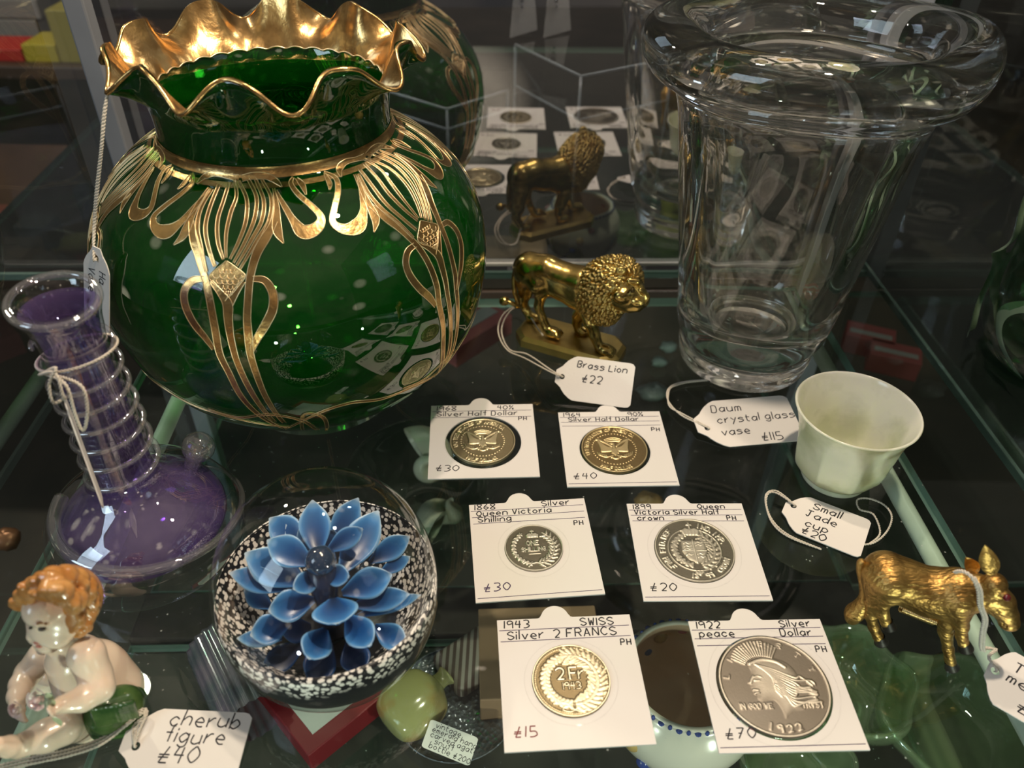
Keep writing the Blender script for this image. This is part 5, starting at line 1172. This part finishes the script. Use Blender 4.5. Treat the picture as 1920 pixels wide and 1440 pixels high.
# snuff bottle of mottled green agate + tag
M_agate = pbr('mottled_green_agate', (.34, .34, .15), .12, vary=(60, (.34, .22, .07), .45, .65), **{'Coat Weight': .6, 'Subsurface Weight': .3, 'Subsurface Radius': (.003, .003, .001)})
sb = W(772, 1325, -98)
sn = thing('snuff_bottle', (sb[0], sb[1], PZ), 'carved mottled green agate snuff bottle lying under the glass shelf', 'bottle')
b0, b1 = W(745, 1345, -98), W(842, 1262, -96); ax = unit(b1 - b0); sdv = unit(np.cross(ax, V3(0, 0, 1))); Ln = np.linalg.norm(b1 - b0)
pf_ = smooth([(0, .02), (.02, .5), (.08, .78), (.25, .98), (.5, 1.0), (.7, .86), (.80, .5), (.84, .30), (.92, .27), (1.0, .34), (1.02, .02)], 5)
v = []
for t, r in pf_:
    for j in range(40):
        a = 2 * math.pi * j / 40; ca, sa = math.cos(a), math.sin(a); v.append(b0 + ax * (t * Ln * 1.15 - 6) + sdv * ca * abs(ca) ** -.3 * r * 15.5 * (abs(ca) + 1e-6) ** .15 + V3(0, 0, 1) * sa * r * 9.5)
obj('body', (np.array(v), grid_faces(len(pf_), 40)), M_agate, sn)
r_, f_, L_, H_, t_ = pricetag('small white label lying beside the green agate snuff bottle', W(790, 1400, -98), W(880, 1437, -98), W(818, 1352, -92), [('vintage', .14, .80, 2.2), ('emerald hand', .10, .62, 2.2), ('carved agate', .10, .44, 2.2), ('snuff', .22, .26, 2.2), ('bottle #200', .14, .07, 2.3)], hole=None, outline=[(q[0], q[1]) for q in roundrect(0, 0, 1, 1, .08)], pw=.3)
# brown box under the 1943 holder
def boxthing(name, px, z, dims, ang, mat, label, cat, extra=None):
    c = W(*px, z); e1, e2 = V3(math.cos(ang), math.sin(ang), 0), V3(-math.sin(ang), math.cos(ang), 0)
    o = thing(name, (c[0], c[1], z), label, cat); obj('box', bevbox(c + V3(0, 0, dims[2] / 2), dims, .6, (e1, e2, V3(0, 0, 1))), mat, o, smooth=False); return o, c, e1, e2
M_tan = pbr('tan_card', (.36, .22, .13), .6, vary=(40, (.28, .17, .10), .4, .7))
boxthing('card_box', (1010, 1265), PZ, (60, 50, 22), .06, M_tan, 'tan card box under the glass shelf behind the 1943 coin holder', 'box')
# red box with a white card
M_redb = pbr('dark_red_card', (.20, .012, .018), .5); M_wht = pbr('white_lining', (.60, .62, .58), .6)
o, c, e1, e2 = boxthing('presentation_box', (618, 1290), PZ, (58, 58, 14), math.radians(45), M_redb, 'dark red square box with a pale lining, under the paperweight', 'box')
obj('lining', box(c + V3(0, 0, 14.2), (44, 44, 1.0), (e1, e2, V3(0, 0, 1))), M_wht, o, smooth=False)
# pink and white boxes at the back of the lower shelf
M_pinkb = pbr('pinkish_red_card', (.60, .17, .16), .5)
for px, ang, lab in (((880, 640), .85, 'pinkish red box with white label at the back, between green vase and lion'), ):
    o, c, e1, e2 = boxthing('small_box', px, PZ, (62, 34, 18), ang, M_pinkb, lab, 'box'); obj('label', box(c + V3(0, 0, 18.3), (52, 13, .5), (e1, e2, V3(0, 0, 1))), M_wht, o, smooth=False)
for px, lab in (((1622, 655), 'left one of two red boxes with white labels seen past the back corner post'), ((1668, 690), 'right one of two red boxes with white labels seen past the back corner post')):
    o, c, e1, e2 = boxthing('small_box', px, -150, (40, 24, 18), -.38, M_pinkb, lab, 'box', ); o['group'] = 'red boxes behind the corner post'
    obj('label', box(c + e2 * -3 + V3(0, 0, 18.3), (34, 6, .5), (e1, e2, V3(0, 0, 1))), M_wht, o, smooth=False)
slab(228, 460, 300, 640, -150, 6, 'side_glass_shelf', 'low glass shelf of the neighbouring cabinet carrying two red boxes', 'shelf', M_shelf, M_edge)
# green glass bowls, lower right
M_ggl = thin_glass('pale_green_glass', (.74, .86, .70), refl=.06, body=(.34, .44, .26), bodyfac=.20, gain=1.3)
for px, z, R, h, lab in (((1595, 1265), -84, 30, 26, 'carved pale green glass bowl under the 1922 coin holder edge'), ((1800, 1340), -88, 34, 22, 'pale green glass dish under the donkey'), ((1500, 1420), -90, 24, 20, 'small pale green glass dish at the front of the lower shelf')):
    c = W(*px, z)
    def gm(th, i, r, zz): return r * (1 + .05 * math.cos(6 * th) * min(1, zz / 10 if zz > 0 else 0)), zz + (1.4 * math.cos(6 * th) if zz > h * .7 else 0)
    pr_ = smooth([(R * .45, .4), (R * .55, 0), (R * .8, h * .25), (R, h * .7), (R * 1.02, h), (R * .93, h * .98), (R * .86, h * .6), (R * .6, 3.5), (.01, 3)], 4)
    v, f = lathe(pr_, (c[0], c[1], PZ), 72, gm, cap0=True); obj('glass_bowl', (v, f), M_ggl, label=lab, cat='bowl')
# bowl with two shells behind the rail
c = W(800, 925, -100); M_bw = thin_glass('clear_bowl_glass', (.86, .92, .88), refl=.03)
v, f = lathe(smooth([(16, .4), (20, 0), (34, 8), (44, 24), (46, 32), (45, 32.4), (42, 24), (32, 10), (18, 3), (.01, 2.6)], 4), (c[0], c[1], PZ), 72, None, cap0=True)
obj('glass_bowl', (v, f), M_bw, label='clear glass bowl holding two pale shells, behind the dark rail', cat='bowl')
M_shell = pbr('pale_shell', (.56, .56, .46), .35, vary=(60, (.38, .32, .20), .5, .7), **{'Coat Weight': .3})
def shell(px, z, R, ang, tilt, label):
    c0 = W(*px, z); v = []; n, m_ = 60, 18
    for i in range(n + 1):
        t = i / n; a = 2.6 * math.pi * t; rr = R * (.12 + .88 * t ** 1.4); w = R * (.10 + .46 * t ** 1.3)
        for j in range(m_):
            b = 2 * math.pi * j / m_; q = V3((rr * .6 + w * math.cos(b)) * math.cos(a), (rr * .6 + w * math.cos(b)) * math.sin(a), w * 1.2 * math.sin(b) - R * .9 * t + R * .5 + .4 * math.sin(9 * b))
            q = np.array(Matrix.Rotation(tilt, 3, 'X') @ Vector(q)); q = np.array(Matrix.Rotation(ang, 3, 'Z') @ Vector(q)); v.append(c0 + q)
    obj('sea_shell', (np.array(v), grid_faces(n + 1, m_)), M_shell, label=label, cat='shell')
shell((800, 868), -80, 20, .4, 1.0, 'pale pointed shell half hidden by the 1968 coin holder'); shell((838, 965), -90, 17, 2.4, .6, 'rounded pale shell lower in the glass bowl beside the paperweight')
# fluted iridescent glass under the cherub tag, and a scatter of small things deep in the case
M_irid = pbr('iridescent_fluted_glass', (.16, .18, .20), .12, .5, vary=(60, (.30, .24, .30), .4, .6))
a, b = W(415, 1215, -96), W(470, 1330, -96); v = []
axx = unit(b - a); s_ = unit(np.cross(axx, V3(0, 0, 1))); nn_ = np.cross(s_, axx)
for t in np.linspace(-4, np.linalg.norm(b - a) + 6, 30):
    for j in range(80):
        an = 2 * math.pi * j / 80; r = 15 + .7 * math.cos(20 * an); v.append(a + axx * t + s_ * r * math.cos(an) + nn_ * r * math.sin(an))
obj('fluted_tumbler', (np.array(v), grid_faces(30, 80) + [tuple(reversed(range(80)))]), M_irid, label='fluted iridescent glass tumbler on its side behind the cherub tag', cat='glass')
M_cd = pbr('sparkling_glass', (.25, .28, .33), .08, .6, bump=(420, 1.0, 'voronoi')); c = W(855, 1320, -108)
obj('glass_dish', lathe(smooth([(.01, 1), (20, 1.4), (28, 4), (30, 6), (29.4, 6.6), (26, 4.6), (.01, 2.4)], 4), (c[0], c[1], PZ), 60), M_cd, label='sparkling glass dish beyond the agate snuff bottle', cat='dish')
M_strp, tn_, bn_ = newmat('striped_cloth'); w_ = tn_.nodes.new('ShaderNodeTexWave'); w_.inputs['Scale'].default_value = 95; rr_ = tn_.nodes.new('ShaderNodeValToRGB'); rr_.color_ramp.elements[0].color = (.10, .06, .05, 1); rr_.color_ramp.elements[1].color = (.42, .38, .34, 1); rr_.color_ramp.elements[0].position = .45; rr_.color_ramp.elements[1].position = .55
tcn = tn_.nodes.new('ShaderNodeTexCoord'); tn_.links.new(tcn.outputs['Object'], w_.inputs['Vector']); tn_.links.new(w_.outputs['Fac'], rr_.inputs[0]); tn_.links.new(rr_.outputs[0], bn_.inputs['Base Color'])
c = W(890, 1245, -108); o = obj('cloth_pouch', bevbox(c + V3(0, 0, 5), (36, 26, 10), 4, (unit(V3(1, .8, 0)), unit(V3(-.8, 1, 0)), V3(0, 0, 1)), 4), M_strp, label='small striped cloth pouch behind the sparkling dish', cat='pouch')
M_aqua = pbr('pale_aqua_stone', (.45, .58, .55), .2, **{'Coat Weight': .5}); M_aq2 = pbr('grey_stone', (.22, .26, .26), .3)
for px, r, mt, lab in (((1252, 650), 7, M_aqua, 'round aqua stone deep below the shelf, beside the crystal vase foot'), ((1236, 678), 6, M_aqua, 'smaller aqua stone in front of the round aqua stone'), ((1225, 735), 11, M_aq2, 'grey angular stone below the shelf, left of the crystal vase'), ((940, 568), 8, M_aqua, 'pale aqua pebble behind the lion tail'), ((1215, 940), 9, pbr('amber_pebble', (.42, .25, .10), .3), 'amber pebble beside the 1899 coin holder, below the shelf'), ((10, 1010), 9, pbr('copper_scrap', (.30, .14, .07), .35, .5), 'copper coloured ornament low down at the left edge')):
    c = W(*px, PZ + 5); rs = np.random.RandomState(int(r * 7 + px[0])); v, f = sphere(c, (r, r * .8, r * .6), 10, 7); v = c + (v - c) * (1 + .12 * rs.randn(len(v), 1)); v[:, 2] = np.maximum(v[:, 2], PZ)
    obj('polished_stone' if mt not in () else '', (v, f), mt, label=lab, cat='stone')
# ================================================================== behind the mirrored glass
M_acr = thin_glass('clear_acrylic', (.93, .95, .96), refl=.03, gain=1.6); M_acre = pbr('acrylic_edge', (.55, .60, .64), .25, **{'Coat Weight': .5})
def riser(o, a, d, w, dep, h, label):
    rt = thing('acrylic_riser', o, label, 'display riser', 'acrylic risers behind the glass'); e1, e2 = unit(a), unit(d); o = np.asarray(o, float); t = 2.2
    up = V3(0, 0, 1)
    obj('top_panel', box(o + e1 * w / 2 + e2 * dep / 2 + up * (h - t / 2), (w, dep, t), (e1, e2, up)), M_acr, rt, smooth=False)
    obj('front_panel', box(o + e1 * w / 2 + up * h / 2, (w, t, h), (e1, e2, up)), M_acr, rt, smooth=False); obj('side_panel', box(o + e2 * dep / 2 + up * h / 2, (t, dep, h), (e1, e2, up)), M_acr, rt, smooth=False)
    obj('lower_shelf', box(o + e1 * w / 2 + e2 * dep / 2 + up * h * .72, (w, dep, t), (e1, e2, up)), M_acr, rt, smooth=False)
    for p, q in ((o + up * h * .72, o + e1 * w + up * h * .72), (o + up * h * .72, o + e2 * dep + up * h * .72), (o + up * h, o + e1 * w + up * h), (o + up * h, o + e2 * dep + up * h), (o, o + up * h), (o + e1 * w, o + e1 * w + up * h), (o + e2 * dep, o + e2 * dep + up * h)):
        obj('polished_edge', tube(np.array([p, (p + q) / 2, q]), 1.1, 6), M_acre, rt)
    return rt
ro = W(1071, 413, 0); rl = W(962, 337, 0)
riser((ro[0], ro[1], 0), V3(.84, .54, 0), rl - ro, 74, np.linalg.norm(rl - ro), 97, 'clear acrylic riser standing behind the mirrored glass above the lion')
rb = WY(838, 205, 560)
riser((rb[0], rb[1], 0), V3(.7, .7, 0), V3(-.8, .6, 0), 60, 70, rb[2], 'clear acrylic riser behind the mirrored glass, right of the green vase rim')
slab(-330, 420, 428, 700, 0, 6, 'rear_glass_shelf', 'glass shelf of the next cabinet, behind the mirrored glass', 'shelf', thin_glass('smoked_shelf', (.5, .52, .54), refl=.03, body=(.05, .052, .055), bodyfac=.35), M_edge)
# two white earring cards high up at the back
M_cardw = pbr('white_display_card', (.70, .66, .62), .6); M_cryst = pbr('crystal_drop', (.6, .6, .62), .05, .9)
for x0, lab in ((979, 'left white display card with a pendant, high behind the mirrored glass'), (1042, 'right white display card with a crystal drop, high behind the mirrored glass')):
    b = WY(x0, 72, 600); fr = Frame(b + V3(-9, 0, 0), V3(1, .15, 0), V3(0, .3, 1)); rt = thing('earring_card', b, lab, 'jewellery card', 'white jewellery cards')
    obj('card', plate([[(0, 0), (20, 5), (17, 48), (6, 48)]], fr, 1.2), M_cardw, rt, smooth=False)
    obj('crystal_drop', join(sphere(fr.p(9, 30, 3), 2.4, 8, 6), sphere(fr.p(9, 24, 3), 1.6, 8, 6), sphere(fr.p(9, 20, 3), 1.2, 8, 6), tube(np.array([fr.p(9, 47, 2), fr.p(9, 40, 3), fr.p(9, 32, 3)]), .4, 6)), M_cryst, rt)
    obj('stand', box(b + V3(0, 8, -b[2] / 2 + 3), (14, 4, b[2] - 6)), M_dark, rt, smooth=False)
# green glass vase with wavy frills beyond the right pane
M_gv2 = thin_glass('sea_green_glass', (.50, .72, .54), refl=.05, gain=1.6)
c = WY(2035, 560, 330); zb = WY(1880, 660, 330)[2] - 6
g2 = thing('frilled_glass_vase', (c[0], c[1], zb), 'pale green glass vase with wavy frills beyond the right pane', 'vase')
pr_ = smooth([(20, .5), (26, 0), (36, 12), (40, 30), (40, 60), (40, 100), (42, 140), (44, 150), (41, 150), (37, 100), (36, 40), (26, 8), (.01, 6)], 4)
v, f = lathe(pr_, (c[0], c[1], zb), 80, lambda th, i, r, z: (r * (1 + .04 * math.cos(5 * th + z * .05)), z), cap0=True); obj('body', (v, f), M_gv2, g2)
M_fr = pbr('frosted_green_frill', (.42, .50, .36), .3)
for k, ph in enumerate((2.6, 3.5, 4.4)):
    v = []
    for t in np.linspace(0, 1, 90):
        z = 14 + 118 * t; a = ph + .32 * math.sin(z * .115 + k); r = 40.5 + .5 * math.sin(z * .115)
        for dr, da in ((0, 0), (3.0 + 1.6 * math.sin(z * .115), .10), (5.2 + 2.6 * math.sin(z * .115 + .6), .22)): v.append(V3(c[0] + (r + dr) * math.cos(a + da), c[1] + (r + dr) * math.sin(a + da), zb + z))
    obj('wavy_frill', (np.array(v), grid_faces(90, 3, False)), M_fr, g2)
slab(234, 420, 120, 430, zb - .2, 6, 'side_glass_shelf', 'glass shelf of the neighbouring cabinet under the frilled green vase', 'shelf', pbr('smoked_side_shelf', (.02, .022, .022), .2), M_edge)
# ================================================================== dim shop beyond the left pane
M_wood = pbr('dark_shop_timber', (.05, .028, .018), .5, vary=(20, (.08, .045, .03), .4, .7))
def shopbox(px0, px1, Y, dep, col, name, label, cat, group=None):
    a, b = WY(px0[0], px1[1], Y), WY(px1[0], px0[1], Y); w = abs(b[0] - a[0]); h = abs(b[2] - a[2]); cc = (a + b) / 2
    return obj(name, bevbox(cc + V3(0, dep / 2, 0), (w, dep, h), 1.5), pbr(name + '_finish', col, .6), smooth=False, label=label, cat=cat, group=group)
YS = 900
sh = WY(60, 118, YS)
obj('shop_shelf', bevbox(V3(sh[0] - 60, YS + 90, sh[2] - 8), (330, 200, 14), 1.5), M_wood, smooth=False, label='dark timber shop shelf in the distance at the upper left', cat='shelf')
bz = WY(60, 118, YS)[2]
for x0, x1, y0, col, lab in ((-40, 42, 92, (.42, .02, .015), 'red packet at the left end of the distant shop shelf'), (45, 108, 84, (.42, .33, .03), 'yellow packet beside the red packet on the distant shop shelf'), (110, 150, 20, (.30, .24, .05), 'tall mustard box on the distant shop shelf')):
    a = WY(x0, 118, YS); b = WY(x1, 118, YS); t = WY(x0, y0, YS); h = t[2] - bz; w = b[0] - a[0]
    obj('packet', bevbox(V3((a[0] + b[0]) / 2, YS + 30, bz + h / 2 - 1), (w, 50, h), 1.2), pbr('packet_finish', col, .5), smooth=False, label=lab, cat='box', group='packets on the distant shop shelf')
for y0, y1, lab in ((38, 68, 'lower pale grey carton on the distant shop shelf'), (0, 34, 'upper pale grey carton, stacked on the lower one')):
    a = WY(-30, y1, YS + 70); b = WY(66, y0, YS + 70)
    obj('carton', bevbox(np.array([(a[0] + b[0]) / 2, YS + 100, (a[2] + b[2]) / 2]), (b[0] - a[0], 60, b[2] - a[2]), 1.2), pbr('carton_finish', (.22, .20, .19), .6), smooth=False, label=lab, cat='box', group='pale cartons on the distant shop shelf')
# low counter with assorted wares further down on the left
lc = WY(90, 330, 620)
obj('shop_counter', bevbox(V3(lc[0] - 40, 680, lc[2] - 60), (420, 260, 16), 2), M_wood, smooth=False, label='dark low counter with wares beyond the left pane', cat='counter')
rs = random.Random(21); zc_ = lc[2] - 52
cols = ((.14, .10, .08), (.10, .10, .12), (.20, .16, .12), (.12, .04, .03), (.16, .15, .14), (.05, .07, .10), (.20, .10, .03), (.11, .12, .07))
names = ('grey', 'blue', 'tan', 'dark red', 'pale', 'navy', 'orange', 'olive')
for k in range(8):
    x = lc[0] - 150 + 34 * k; hh = rs.uniform(14, 40); y = 600 + rs.uniform(0, 60)
    obj('trinket_box', bevbox(V3(x, y, zc_ + hh / 2), (rs.uniform(18, 28), rs.uniform(16, 26), hh), 1.5), pbr('trinket_finish', cols[k], .4), smooth=False, label='%s trinket box in the row on the dim counter beyond the left pane' % names[k], cat='box', group='trinket boxes on the dim counter')
